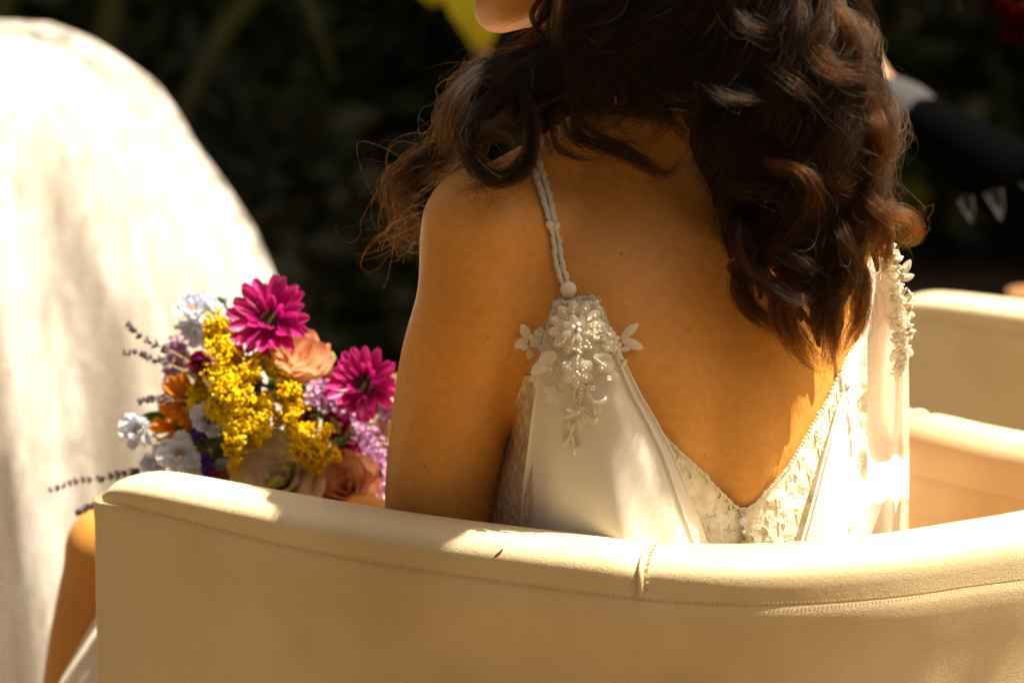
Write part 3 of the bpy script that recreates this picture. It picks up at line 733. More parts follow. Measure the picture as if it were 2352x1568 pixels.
# skirt over her lap and beside the bare shin
V = []
sk = [[(.05, 2.40, .60), (.16, 2.36, .66), (.30, 2.44, .62), (.36, 2.56, .60)], [(-.06, 2.50, .585), (.05, 2.49, .60), (.22, 2.58, .60), (.28, 2.66, .57)],
      [(-.22, 2.62, .60), (-.12, 2.66, .62), (.03, 2.78, .60), (.10, 2.86, .56)], [(-.335, 2.665, .585), (-.27, 2.76, .62), (-.16, 2.92, .59), (-.08, 3.0, .55)],
      [(-.352, 2.668, .52), (-.335, 2.80, .565), (-.25, 3.02, .56), (-.16, 3.06, .50)], [(-.385, 2.655, .42), (-.30, 2.70, .40), (-.29, 3.06, .44), (-.20, 3.12, .4)], [(-.435, 2.65, .25), (-.30, 2.66, .22), (-.28, 3.08, .25), (-.2, 3.16, .22)], [(-.46, 2.64, .08), (-.28, 2.64, .06), (-.26, 3.1, .05), (-.18, 3.2, .05)]]
sk[4][0] = tuple(W(250, 1370, 2.665)); sk[5][0] = tuple(W(190, 1468, 2.655)); sk[6][0] = tuple(W(120, 1600, 2.645)); sk[7][0] = tuple(W(60, 1760, 2.64)); sk[3][0] = tuple(W(300, 1320, 2.67))
sk = np.array(sk); S2 = np.array([catmull(r_, 30) for r_ in sk]); S3 = np.stack([catmull(S2[:, i], 40) for i in range(30)], 1)
I, J = np.meshgrid(np.arange(30), np.arange(40)); S3[..., 2] += .006 * np.sin(I * .9) * (J / 40); S3[..., 1] += .010 * np.sin(I * 1.1 + J * .05) * (J / 40)
sheet('skirt', S3, M_SATIN, gown)

# ================================================================== BRIDE : HAIR
HS_P, HS_R = [], []; HA_P, HA_R = [], []                     # strand points / radii
HULL = MB()
HR = np.random.default_rng(11)
def guide(pts, clear=.012, m=48):
    q = []
    for u, v, y in pts:
        if clear is not None:
            p, n = hit(u, v)
            if p is not None and p[1] < 2.6: y = min(y, p[1] - clear)
        q.append(W(u, v, y))
    return catmull(np.array(q), m)
def frames(C):
    T = np.gradient(C, axis=0); T /= np.maximum(np.linalg.norm(T, axis=1), 1e-9)[:, None]
    A = np.zeros_like(C); B = np.zeros_like(C); a = np.cross(T[0], [0, 1.0, .1]); a /= max(np.linalg.norm(a), 1e-6)
    for k in range(len(C)):
        a = a - T[k] * a.dot(T[k]); a /= max(np.linalg.norm(a), 1e-9); A[k] = a; B[k] = np.cross(T[k], a)
    return T, A, B
NMUL = 1.15
def lock(pts, n, r=(.012, .014, .006), curl=0.0, lam=.1, ph=0.0, frizz=.003, end=(.82, 1.0), sr=.00013, clear=.012, hull=0.0, fly=.06, m=48, raw=False, aub=.06):
    n = int(n * NMUL) if n > 8 else n
    C = pts if raw else guide(pts, clear, m); m = len(C)
    T, A, B = frames(C)
    s = np.concatenate([[0], np.cumsum(np.linalg.norm(np.diff(C, axis=0), axis=1))]); L = s[-1]; t = s / L
    amp = curl * np.clip(t * 2.2, 0, 1)
    C0 = C + A * (amp * np.cos(2 * PI * s / lam + ph))[:, None] + B * (.7 * amp * np.sin(2 * PI * s / lam + ph))[:, None]
    if hull > 0:
        HULL.add(*tube(C0[::2], np.interp(t[::2], [0, .5, .9, 1], [r[0], r[1], r[2], r[2] * .12]) * hull, 9))
    rad = np.interp(t, [0, .45, .85, 1], [r[0], r[1], (r[1] + r[2]) / 2, r[2]])
    ncl = max(1, n // 9); CL = [(math.sqrt(HR.random()) * .85, HR.random() * 2 * PI, HR.normal(0, .35), HR.uniform(.7, 1.3), HR.normal(0, .5)) for _ in range(ncl)]
    for k in range(n):
        cr, ct, cp, ca, ctw = CL[k % ncl]
        rho, th = math.sqrt(HR.random()), HR.random() * 2 * PI
        fl = HR.uniform(.5, 1.6) if HR.random() > fly else HR.uniform(2.5, 7)
        e = HR.uniform(*end); tt = np.clip(t * e, 0, 1)
        dph = cp + HR.normal(0, .12); am = amp * ca * HR.uniform(.85, 1.15); lm = lam * HR.uniform(.96, 1.04)
        P = C + A * (am * np.cos(2 * PI * s / lm + ph + dph))[:, None] + B * (.7 * am * np.sin(2 * PI * s / lm + ph + dph))[:, None]
        tc_ = ct + ctw * t * 1.6; sub = rad * (.30 - .20 * t)
        P = P + A * (rad * cr * np.cos(tc_) + sub * rho * math.cos(th))[:, None] + B * (rad * cr * np.sin(tc_) + sub * rho * math.sin(th))[:, None]
        f1, f2 = HR.uniform(1, 3), HR.uniform(3, 8); d1, d2 = HR.normal(size=3), HR.normal(size=3)
        g = frizz * fl * t ** 1.3
        P = P + (g * np.sin(f1 * PI * t + HR.random() * 6))[:, None] * d1 * .6 + (g * .45 * np.sin(f2 * PI * t + HR.random() * 6))[:, None] * d2 * .6
        if e < .999:
            P = np.stack([np.interp(tt, t, P[:, i]) for i in range(3)], 1)
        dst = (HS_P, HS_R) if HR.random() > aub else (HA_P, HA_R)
        dst[0].append(P.astype(np.float32)); dst[1].append((sr * HR.uniform(.7, 1.25) * np.interp(t, [0, .7, 1], [1, .9, .25])).astype(np.float32))
LBv = ([-450, -200, 0, 200, 330, 450, 560, 640, 720, 780, 860], [1520, 1560, 1600, 1622, 1622, 1630, 1662, 1708, 1745, 1805, 1900])
RBv = ([-450, -200, 0, 100, 200, 280, 350, 420, 520, 620, 720, 800, 860], [1820, 1915, 1950, 1975, 2010, 2040, 2045, 2035, 2040, 2005, 1978, 1945, 1915])
BOT = ([0, .12, .25, .4, .55, .7, .85, 1], [600, 700, 775, 800, 845, 850, 760, 640])
def rlock(k, layer, n, vend, **kw):
    v = np.array([-420, -260, -100, 40, 160, 280, 400, 500, 600, 700, 800, 860], float); v = np.append(v[v < vend - 30], vend)
    pts = []
    for q in v:
        l, r = np.interp(q, *LBv), np.interp(q, *RBv)
        kk = k + .03 * math.sin(q / 90 + k * 20)
        y0 = np.interp(q, [-420, -100, 200, 500, 860], [2.40, 2.335, 2.32, 2.325, 2.335])
        bulge = .022 * math.sin(PI * min(max(kk, 0), 1))
        pts.append((l + (r - l) * kk, q, y0 - bulge - layer))
    lock(pts, n, **kw)
for i in range(15):                      # under layer with dark hull
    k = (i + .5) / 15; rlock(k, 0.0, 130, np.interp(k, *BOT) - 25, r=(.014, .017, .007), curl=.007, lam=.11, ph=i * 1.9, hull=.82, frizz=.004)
for i in range(26):                      # curls over it
    k = HR.uniform(.02, 1.0); ve = np.interp(k, *BOT) - HR.uniform(0, 260) * (HR.random() < .6)
    rlock(k, .014 + .012 * HR.random(), 230, ve, r=(.007, .010, .0045), curl=HR.uniform(.010, .018), lam=HR.uniform(.075, .115), ph=HR.uniform(0, 6.3), frizz=.005, fly=.12, end=(.65, 1), aub=.04 + .75 * max(0, k - .38))  # share of sunlit copper strands grows to the right
F = 2.278
for pts, n, r in (
    ([(1690, 60, F + .03), (1773, 156, F), (1828, 203, F - .006), (1883, 234, F), (1930, 300, F + .01), (1925, 350, F + .02)], 300, .013),
    ([(1790, -60, F + .03), (1824, 78, F + .01), (1863, 125, F), (1902, 156, F - .004), (1980, 176, F), (2018, 227, F + .01), (2005, 285, F + .02)], 330, .013),
    ([(1860, -90, F + .04), (1920, 20, F + .01), (1960, 110, F + .005), (2000, 140, F + .01), (2030, 165, F + .015)], 260, .011),
    ([(1560, -120, F + .04), (1640, 0, F + .015), (1720, 60, F), (1790, 60, F - .004), (1800, 20, F)], 240, .010),
    ([(1800, 180, F + .02), (1750, 236, F - .006), (1700, 226, F - .012), (1629, 207, F - .006)], 220, .008),
    ([(1700, 330, F + .03), (1773, 371, F), (1828, 391, F - .008), (1861, 426, F - .010), (1866, 469, F - .008), (1836, 520, F - .006), (1780, 560, F - .004), (1734, 566, F)], 380, .012),
    ([(1880, 350, F + .02), (1912, 390, F - .004), (1945, 425, F - .008), (1938, 455, F - .004), (1905, 470, F)], 240, .010),
    ([(1960, 430, F + .02), (2010, 470, F), (2055, 488, F), (2086, 508, F), (2094, 535, F + .004), (2060, 562, F + .01)], 260, .010),
    ([(1990, 440, F + .02), (2020, 500, F), (2035, 560, F), (2012, 610, F), (1985, 640, F + .01)], 220, .009),
    ([(1900, 480, F + .02), (1940, 540, F - .004), (1960, 600, F - .006), (1940, 660, F - .004), (1890, 690, F)], 280, .011),
    ([(1700, 480, F + .02), (1705, 560, F), (1740, 640, F - .004), (1800, 680, F - .008), (1855, 680, F - .006), (1880, 640, F)], 300, .012),
    ([(1720, 560, F + .03), (1708, 640, F + .01), (1722, 715, F + .006), (1780, 750, F + .004), (1840, 742, F)], 260, .010),
    ([(1820, 600, F + .01), (1800, 700, F), (1812, 770, F), (1852, 812, F + .006), (1905, 838, F + .012)], 380, .014),
    ([(1900, 600, F + .01), (1915, 690, F), (1900, 770, F), (1906, 825, F + .01), (1915, 862, F + .016)], 300, .011),
    ([(1960, 600, F + .02), (1985, 660, F + .005), (1975, 720, F), (1945, 770, F), (1930, 815, F + .01)], 240, .010),
    ([(1980, 240, F + .02), (2020, 290, F), (2030, 345, F), (1990, 380, F), (1950, 380, F + .01)], 260, .011),
    ([(1640, 380, F + .03), (1690, 420, F + .01), (1760, 440, F), (1800, 480, F - .004), (1790, 520, F)], 260, .011),
    ([(1680, 620, F + .03), (1740, 600, F), (1790, 595, F - .008), (1850, 610, F - .01), (1870, 650, F - .006)], 200, .008)):
    lock(pts, n, r=(r * .8, r, r * .4), curl=.003, lam=.07, frizz=.0045, end=(.58, 1.0), fly=.14, aub=.72 if pts[len(pts) // 2][0] > 1800 else .22)  # right-hand curls get most of the sunlit copper colour
for i in range(12):                      # hidden inner layer added between neck and curls to block sun on the back
    k = (i + .3) / 12; u = 1640 + 330 * k; ve_ = 400 + 130 * min(1, k * 3)
    lock([(1480 + 300 * k, -430, 2.43), (1540 + 330 * k, -220, 2.42), (u - 10, -40, 2.40), (u, 120, 2.385), (u, 250, 2.375), (u + 6, 360, 2.365), (u + 14, ve_, 2.36)], 90, r=(.020, .022, .012), curl=.006, lam=.12, ph=i * 1.3, hull=.85, clear=.006)
for du, ve_ in ((34, 590), (60, 640), (20, 500)):  # hidden locks added to stop a sun spot on the back
    lock([(1600, -200, 2.40), (1625 + du, 0, 2.38), (1630 + du, 200, 2.37), (1632 + du, 360, 2.36), (1640 + du, 480, 2.355), (1652 + du, ve_, 2.355)], 110, r=(.012, .014, .010), curl=.003, lam=.1, hull=.7, clear=.004)
# head and the dark mass behind the neck
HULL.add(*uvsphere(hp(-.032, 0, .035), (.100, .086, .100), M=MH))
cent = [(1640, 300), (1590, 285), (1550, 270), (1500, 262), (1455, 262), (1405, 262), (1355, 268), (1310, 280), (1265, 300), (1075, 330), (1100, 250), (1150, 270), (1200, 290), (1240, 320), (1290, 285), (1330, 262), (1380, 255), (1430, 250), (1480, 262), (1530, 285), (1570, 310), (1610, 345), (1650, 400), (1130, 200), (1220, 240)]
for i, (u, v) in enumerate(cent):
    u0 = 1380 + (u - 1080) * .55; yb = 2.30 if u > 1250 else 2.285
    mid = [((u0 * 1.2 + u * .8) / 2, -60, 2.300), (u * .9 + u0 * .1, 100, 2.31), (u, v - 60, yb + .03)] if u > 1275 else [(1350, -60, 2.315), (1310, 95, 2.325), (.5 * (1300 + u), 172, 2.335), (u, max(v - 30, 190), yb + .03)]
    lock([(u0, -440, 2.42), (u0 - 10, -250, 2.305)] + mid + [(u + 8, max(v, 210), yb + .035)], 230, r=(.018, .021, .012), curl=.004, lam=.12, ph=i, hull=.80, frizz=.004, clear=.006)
for i in range(40):
    u = HR.uniform(1110, 1660); v = HR.uniform(160, 345) - max(0, 1200 - u) * .2; u0 = 1380 + (u - 1080) * .55
    lock([(u0, -440, 2.42), (u0 - 10, -250, 2.285)] + ([((u0 + u) / 2, -60, 2.28), (u, 80, 2.29)] if u > 1290 else [(1360, -60, 2.30), (1320, 100, 2.305), ((1310 + u) / 2, 175, 2.315)]) + [(u, max(v, 205), 2.30)], 190, r=(.008, .011, .006), curl=HR.uniform(.006, .014), lam=HR.uniform(.08, .12), ph=HR.uniform(0, 6), frizz=.004, clear=.02)
# locks over the cheek and the left shoulder
for pts, n, r, cl in (
    ([(1370, -300, 2.38), (1312, -60, 2.37), (1288, 98, 2.355), (1205, 142, 2.34), (1120, 166, 2.33), (1066, 200, 2.32), (1036, 256, 2.31), (1032, 332, 2.31), (1066, 378, 2.31)], 330, .013, .014),
    ([(1380, -260, 2.38), (1335, 0, 2.37), (1300, 110, 2.34), (1200, 170, 2.32), (1120, 220, 2.31), (1075, 290, 2.30), (1080, 350, 2.30)], 330, .014, .014),
    ([(1340, -300, 2.385), (1300, -80, 2.375), (1272, 40, 2.365), (1236, 118, 2.36), (1165, 158, 2.345), (1090, 180, 2.33), (1050, 230, 2.32)], 200, .009, .014),
    ([(1190, 180, 2.31), (1222, 270, 2.295), (1222, 332, 2.29), (1200, 383, 2.29), (1147, 408, 2.29), (1098, 392, 2.29), (1077, 351, 2.29), (1104, 320, 2.29), (1160, 316, 2.29), (1188, 344, 2.29)], 330, .0075, .012),
    ([(1150, 200, 2.31), (1090, 290, 2.30), (1072, 350, 2.295), (1094, 396, 2.295), (1146, 414, 2.295), (1200, 392, 2.295), (1226, 340, 2.295)], 260, .007, .012),
    ([(1180, 240, 2.31), (1212, 310, 2.30), (1205, 360, 2.30), (1170, 395, 2.30), (1136, 414, 2.305), (1069, 437, 2.305), (1040, 470, 2.305)], 60, .004, .008),
    ([(1340, 200, 2.31), (1323, 293, 2.305), (1382, 340, 2.30), (1460, 375, 2.30), (1519, 397, 2.30), (1556, 380, 2.30), (1568, 342, 2.30)], 110, .0055, .010),
    ([(1300, 220, 2.31), (1350, 290, 2.305), (1420, 330, 2.30), (1480, 372, 2.30), (1530, 394, 2.30), (1568, 386, 2.30)], 70, .004, .010),
    ([(1250, 240, 2.31), (1265, 293, 2.305), (1284, 340, 2.305), (1343, 367, 2.305), (1405, 372, 2.305)], 60, .004, .010),
    ([(1330, 240, 2.31), (1400, 248, 2.30), (1470, 252, 2.30), (1530, 280, 2.30), (1580, 320, 2.30), (1630, 340, 2.30)], 90, .006, .010),
    ([(1280, 250, 2.31), (1310, 310, 2.305), (1360, 332, 2.305), (1420, 322, 2.305)], 40, .004, .010),
    ([(1230, 260, 2.31), (1262, 330, 2.305), (1268, 355, 2.305), (1240, 362, 2.305)], 25, .003, .008)):
    lock(pts, n, r=(r * .9, r, r * .5), curl=0.002, lam=.08, frizz=.0055, clear=cl, fly=.14, end=(.72, 1))
for pts, n, r in (                        # behind the shoulder
    ([(1080, 200, 2.36), (1060, 280, 2.40), (1000, 360, 2.43), (940, 405, 2.44), (915, 469, 2.44), (930, 527, 2.44), (840, 568, 2.44)], 200, .016),
    ([(1070, 220, 2.36), (1040, 300, 2.42), (985, 380, 2.44), (945, 440, 2.445), (950, 520, 2.445), (958, 590, 2.445)], 260, .018),
    ([(1060, 210, 2.36), (1030, 320, 2.42), (965, 400, 2.44), (920, 430, 2.44), (900, 500, 2.44), (905, 570, 2.44)], 120, .014),
    ([(1080, 150, 2.36), (1050, 220, 2.37), (1045, 300, 2.39), (1010, 370, 2.42)], 160, .014)):
    lock(pts, n, r=(.008, r, r * .9), curl=.005, lam=.09, frizz=.008, clear=None, fly=.3, end=(.7, 1))
for pts in ([(1120, 150, 2.35), (1070, 230, 2.38), (1030, 330, 2.42), (985, 420, 2.445), (965, 520, 2.45)], [(1090, 190, 2.36), (1050, 290, 2.40), (1000, 370, 2.44), (960, 440, 2.45)]):
    lock(pts, 200, r=(.014, .02, .012), curl=.003, hull=.6, clear=None, frizz=.006)
for i in range(18):                      # loose lengths sweeping over the upper back
    u0 = HR.uniform(1270, 1600); dx = HR.choice([-1, 1], p=[.4, .6]) * HR.uniform(40, 120); v1 = HR.uniform(262, 350)
    lock([(u0 - dx * .2, -80, 2.285), (u0, 90, 2.29), (u0 + dx * .25, v1 - 90, 2.295), (u0 + dx * .7, v1 - 22, 2.30), (u0 + dx * 1.1, v1, 2.305), (u0 + dx * 1.5, v1 - 16, 2.305)], 90, r=(.007, .009, .004), curl=.003, lam=.1, frizz=.005, fly=.15, clear=.008, end=(.6, 1))
# strands across the cheek
for i in range(9):
    u1 = 1150 + i * 9
    lock([(1320, -280, 2.37), (1290 - i * 2, -60, 2.355), (1258 - i * 5, 40, 2.345), (u1 + 20 + i * 6, 95 + i * 4, 2.34), (u1 - 30, 150 + i * 6, 2.34)], 22, r=(.002, .003, .004), frizz=.002, clear=.01)
# loose flyaway hairs
for i in range(330):
    side = HR.random()
    if side < .55:
        v = HR.uniform(60, 700); u = np.interp(v, *RBv) + HR.uniform(-150, 15); d = HR.choice([-1, 1], p=[.3, .7])
        pts = [(u, v, 2.285), (u + d * HR.uniform(10, 45), v + HR.uniform(-15, 50), 2.27), (u + d * HR.uniform(20, 75), v + HR.uniform(20, 90), 2.27), (u + d * HR.uniform(0, 70), v + HR.uniform(50, 130), 2.28)]
    elif side < .8:
        v = HR.uniform(150, 560); u = np.interp(v, [150, 350, 560], [1110, 990, 930]) + HR.uniform(-40, 40)
        pts = [(u + 30, v - 40, 2.40), (u - HR.uniform(0, 50), v, 2.42), (u - HR.uniform(10, 70), v + HR.uniform(20, 70), 2.43), (u - HR.uniform(-40, 90), v + HR.uniform(40, 110), 2.43)]
    else:
        if HR.random() < .5: continue
        v = HR.uniform(20, 300); u = HR.uniform(1270, 1750); a_ = HR.choice([-1, 1]); l_ = HR.uniform(60, 150)
        pts = [(u, v, 2.285), (u + a_ * l_ * .3, v + HR.uniform(-10, 15), 2.275), (u + a_ * l_ * .7, v + HR.uniform(5, 30), 2.275), (u + a_ * l_, v + HR.uniform(30, 70), 2.285)]
    lock(pts, int(HR.integers(1, 4)), r=(.002, .003, .004), frizz=.004, clear=.006, fly=0, sr=.00010, m=26)
for i in range(44):                      # crown: locks combed from the parting over the head
    az = math.radians(-112 + 224 * (i + .5) / 44); el = np.radians(np.linspace(88, -48, 9)); g_ = np.array([hp(-.030 - .108 * math.cos(e) * math.cos(az), .097 * math.cos(e) * math.sin(az), .036 + .106 * math.sin(e)) for e in el])
    lock(catmull(g_, 40), 110, r=(.010, .013, .011), curl=.003, lam=.14, ph=i, frizz=.003, fly=.05, raw=True, end=(.85, 1))
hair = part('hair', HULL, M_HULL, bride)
def strands_object(name, P, R, parent, m=None):
    hc = bpy.data.hair_curves.new(name); hc.add_curves([len(p) for p in P])
    pos = (np.vstack(P) - ORG[parent.name]).astype(np.float32)
    hc.attributes['position'].data.foreach_set('vector', pos.ravel())
    ra = hc.attributes.get('radius') or hc.attributes.new('radius', 'FLOAT', 'POINT'); ra.data.foreach_set('value', np.concatenate(R).astype(np.float32))
    hc.materials.append(m or M_HAIR); o = bpy.data.objects.new(name, hc); COL.objects.link(o); o.parent = parent; o['kind'] = 'stuff'; return o
strands_object('hair_strands', HS_P, HS_R, hair); strands_object('sunlit_strands', HA_P, HA_R, hair, M_HAIR2)

# ================================================================== BOUQUET
BQ = root('bouquet', (-.215, 2.705, .50), 'hand-tied bouquet of magenta daisies, yellow goldenrod and pale blue blooms beside the bride', 'bouquet')
def Z(zx, zy): return 61.25 + .3906 * zx, 581.9 + .3906 * zy
BDY = .07
def ZP(zx, zy, y): return W(*Z(zx, zy), y + BDY)
ZM = .3906 * 2.73 / FPX                 # metres per zoom pixel
def fmat(name, stops, rough=.5, tr=.35, chan=0):
    m = mat(name, stops[0][1], rough); tint_ramp(m, stops, chan); translucent(m, tr); return m
M_MAG = fmat('magenta_petal', [(0, (.26, .004, .10)), (.55, (.50, .010, .19)), (1, (.62, .045, .28))], .42, .4)
M_BURG = fmat('burgundy_petal', [(0, (.10, .002, .02)), (1, (.24, .006, .06))], .45, .3)
M_ORG = fmat('orange_petal', [(0, (.55, .13, .004)), (1, (.80, .28, .006))], .45, .4)
M_BLUE = fmat('pale_blue_petal', [(0, (.82, .78, .50)), (.35, (.80, .82, .86)), (.8, (.68, .75, .90)), (1, (.78, .80, .88))], .4, .45)
M_PEACH = fmat('peach_petal', [(0, (.72, .50, .22)), (.55, (.78, .52, .33)), (.85, (.72, .26, .17)), (1, (.66, .17, .13))], .42, .4)
M_CREAM = fmat('cream_petal', [(0, (.68, .60, .26)), (.6, (.80, .68, .46)), (.9, (.76, .52, .36)), (1, (.66, .28, .22))], .42, .4)
M_GOLD = mat('goldenrod_yellow', (.88, .58, .005), .55); noise_col(M_GOLD, (.90, .62, .006), (.96, .80, .02), 300); translucent(M_GOLD, .4)
M_LILAC = mat('statice_lilac', (.52, .27, .50), .6); noise_col(M_LILAC, (.42, .17, .40), (.68, .42, .64), 220); translucent(M_LILAC, .3)
M_LAV = mat('lavender_bud', (.07, .05, .07), .8); noise_col(M_LAV, (.045, .032, .04), (.16, .12, .15), 240)
M_GRN = mat('leaf_green', (.08, .14, .02), .45); noise_col(M_GRN, (.045, .09, .012), (.13, .20, .03), 60); translucent(M_GRN, .35)
M_LIME = mat('bud_green', (.36, .42, .06), .45); noise_col(M_LIME, (.26, .32, .035), (.55, .55, .16), 60); translucent(M_LIME, .3)
M_DISC = mat('daisy_disc', (.07, .05, .008), .8)
M_VIO = mat('violet_floret', (.14, .04, .36), .5); M_RED = mat('red_petal', (.50, .02, .01), .5); M_STRAW = mat('dry_stem', (.42, .30, .10), .7)
def petal(L, Wd, nx=7, ny=10, cup=.15, curl=.0, wave=0, tip=.5, ridge=.0, seed=0, ph=0.0):
    rg = np.random.default_rng(seed); v, at = [], []
    p1, p2 = rg.uniform(0, 6.3, 2)
    for j in range(ny):
        t = j / (ny - 1); w = (math.sin(PI * min(.10 + t * (.90 - .06 * (1 - tip)), 1)) ** tip) * (t ** .35 if t > 0 else .12) + .08 * (1 - t)
        a = curl * t
        for i in range(nx):
            s_ = i / (nx - 1) * 2 - 1
            z = cup * Wd * s_ * s_ + ridge * Wd * math.cos(s_ * 9) * t + wave * Wd * (math.sin(s_ * 5 + p1) * t + .7 * math.sin(t * 7 + p2 + s_ * 2) * abs(s_)) * t
            y = L * t
            # curl: bend along the petal
            yy = y if abs(a) < 1e-4 else L * math.sin(a) / max(curl, 1e-6) if curl > 0 else L * math.sin(a) / curl
            zz = 0 if abs(a) < 1e-4 else L * (1 - math.cos(a)) / curl
            v.append((s_ * w * Wd * .5, yy, z + zz)); at.append((t, abs(s_)))
    return np.array(v), grid_faces(nx, ny), np.array(at)
def pmesh(name, m, *a, **k):
    v, f, at = petal(*a, **k); return mesh_data(name, v, f, m, (0, 0, 0), at)
def ring_of(parent, meshes, c, n, count, tilt, r0=0.0, jit=.15, a0=0.0, up=(0, 0, 1), name='petal', skip=(), sc=1.0):
    F_ = frame_from(n, up)
    for k in range(count):
        if k in skip: continue
        a = a0 + 2 * PI * k / count + random.uniform(-jit, jit); t = tilt + random.uniform(-jit, jit)
        R_ = F_ @ Matrix.Rotation(a, 3, 'Z') @ Matrix.Rotation(t, 3, 'X')
        off = F_ @ (Matrix.Rotation(a, 3, 'Z') @ Vector((0, r0, 0)))
        s_ = random.uniform(.9, 1.08)
        place(name, random.choice(meshes), Matrix.Translation(Vector(c) + off) @ R_.to_4x4() @ Matrix.Rotation(random.uniform(-.35, .35), 4, 'Y') @ Matrix.Scale(s_ * sc, 4), parent)
def stem_to(c, parent, r=.0016, m=None, bend=.0):
    H = np.array([-.215, 2.705, .62]); c = np.array(c); mid = (c + H) / 2 + np.array([0, .03, -.01])
    return tube(catmull([c, mid, H, H + (.01, 0, -.1)], 16), r, 6)
MAGP = [pmesh('petal', M_MAG, .036, .0150, cup=.2, curl=c_, ridge=.03, tip=.55, seed=i) for i, c_ in enumerate((.3, .5, .15, -.2))]
MAGS = [pmesh('petal', M_MAG, .024, .0095, cup=.25, curl=c_, ridge=.03, tip=.55, seed=i) for i, c_ in enumerate((.6, .9, .4))]
def daisy(zx, zy, y, n, sc, extra=()):
    c = ZP(zx, zy, y); N_ = np.array(n) / np.linalg.norm(n); mb = MB()
    Fm = np.array(frame_from(n)); R_ = .0105 * sc
    v, f = uvsphere((0, 0, 0), (R_, R_, R_ * .45), 20, 8); mb.add(v @ Fm.T + c, f)
    for q in range(90):
        a = q * 2.39996; r = R_ * .97 * math.sqrt(q / 90); p = np.array([r * math.cos(a), r * math.sin(a), R_ * .45 * math.sqrt(max(0, 1 - (r / R_) ** 2)) + .0003]); mb.add(ICO_V * .0007 + (Fm @ p + c), ICO_F)
    mb.add(*stem_to(c - N_ * .004, None))
    d = part('daisy', mb, M_DISC, BQ)
    ring_of(d, MAGP, c - N_ * .001, n, 16, .32, .006 * sc, .10, sc=sc)
    ring_of(d, MAGP, c - N_ * .003, n, 15, .14, .005 * sc, .12, .2, sc=sc)
    ring_of(d, MAGS, c + N_ * .0005, n, 11, .75, .0075 * sc, .22, .1, skip=(2, 7), sc=sc)
    for a, t, s_ in extra:
        R_ = frame_from(n) @ Matrix.Rotation(a, 3, 'Z') @ Matrix.Rotation(t, 3, 'X'); place('petal', MAGP[0], Matrix.Translation(Vector(c)) @ R_.to_4x4() @ Matrix.Scale(s_, 4), d)
daisy(1430, 390, 2.53, (-.12, -.74, .50), .98, ((PI, -.3, .95),))
daisy(1985, 775, 2.53, (-.06, -.80, .45), .88, ((PI + .15, -.15, 1.0), (PI / 2 + .3, -.1, 1.1)))
def cup_rose(name, c, ax, R_, m, layers, h=1.35, open_=.35, seed=0):
    rg = np.random.default_rng(seed); F_ = np.array(frame_from(ax)); c = np.array(c)
    core = MB(); v, f = uvsphere((0, 0, -R_ * .55), (R_ * .30, R_ * .30, R_ * .25), 14, 8); core.add(v @ F_.T + c, f); core.add(*stem_to(c - F_[:, 2] * R_ * .8, None))
    o = part(name, core, M_GRN, BQ)
    for li, (cnt, rs) in enumerate(layers):
        for k in range(cnt):
            a0 = 2 * PI * k / cnt + li * .7 + rg.uniform(-.15, .15); half = PI / cnt * 1.5; V, at = [], []
            nx, ny = 12, 11; p1, p2 = rg.uniform(0, 6.3, 2)
            for j in range(ny):
                t = j / (ny - 1)
                for i in range(nx):
                    s_ = i / (nx - 1) * 2 - 1
                    lip = open_ * rs * max(0, t - .62) ** 1.4 * 2.6
                    rad = R_ * rs * (.22 + .78 * math.sin(min(t * 1.5, 1.25)) / math.sin(1.25)) + R_ * lip + R_ * .07 * math.sin(s_ * 4 + p1) * t
                    a = a0 + half * s_ * (.45 + .55 * math.sin(PI * min(.15 + t * .75, 1)))
                    z = R_ * (-.75 + h * t * (1 - .18 * abs(s_) ** 2.5)) - R_ * lip * .5 + R_ * .06 * math.sin(s_ * 6 + p2) * t
                    V.append(F_ @ np.array([rad * math.cos(a), rad * math.sin(a), z]) + c); at.append((max(t ** 1.3, .2) * (.78 + .22 * abs(s_) ** 3) + .12 * math.sin(s_ * 9 + p1) * t, abs(s_)))
            part('petal', (np.array(V), grid_faces(nx, ny), np.clip(np.array(at), 0, 1)), m, o)
    return o
cup_rose('rose', ZP(1560, 650, 2.535), (.35, -.35, .85), .029, M_PEACH, ((2, .26), (3, .55), (4, .8), (5, 1.0)), 1.6, .25, 3)
cup_rose('rose', ZP(1880, 1375, 2.515), (-.22, -.72, .62), .0262, M_PEACH, ((2, .26), (3, .5), (4, .78), (5, 1.0)), 1.35, .5, 5)
cup_rose('rose', ZP(1690, 740, 2.60), (.1, -.55, .8), .0135, M_PEACH, ((2, .3), (3, .6), (4, 1.0)), 1.4, .5, 8)
cup_rose('rose', ZP(2175, 810, 2.575), (.5, -.55, .6), .0125, M_PEACH, ((2, .3), (3, .6), (4, 1.0)), 1.4, .4, 9)
cup_rose('lisianthus', ZP(1490, 1318, 2.508), (-.1, -.75, .62), .029, M_CREAM, ((2, .26), (3, .5), (4, .8), (5, 1.05)), 1.25, .75, 11)
cup_rose('lisianthus', ZP(2085, 1060, 2.58), (.3, -.6, .7), .014, M_CREAM, ((2, .3), (3, .6), (4, 1.0)), 1.5, .4, 12)
cup_rose('lisianthus', ZP(1300, 1420, 2.56), (-.2, -.6, .7), .016, M_CREAM, ((2, .3), (3, .6), (4, 1.0)), 1.3, .6, 13)
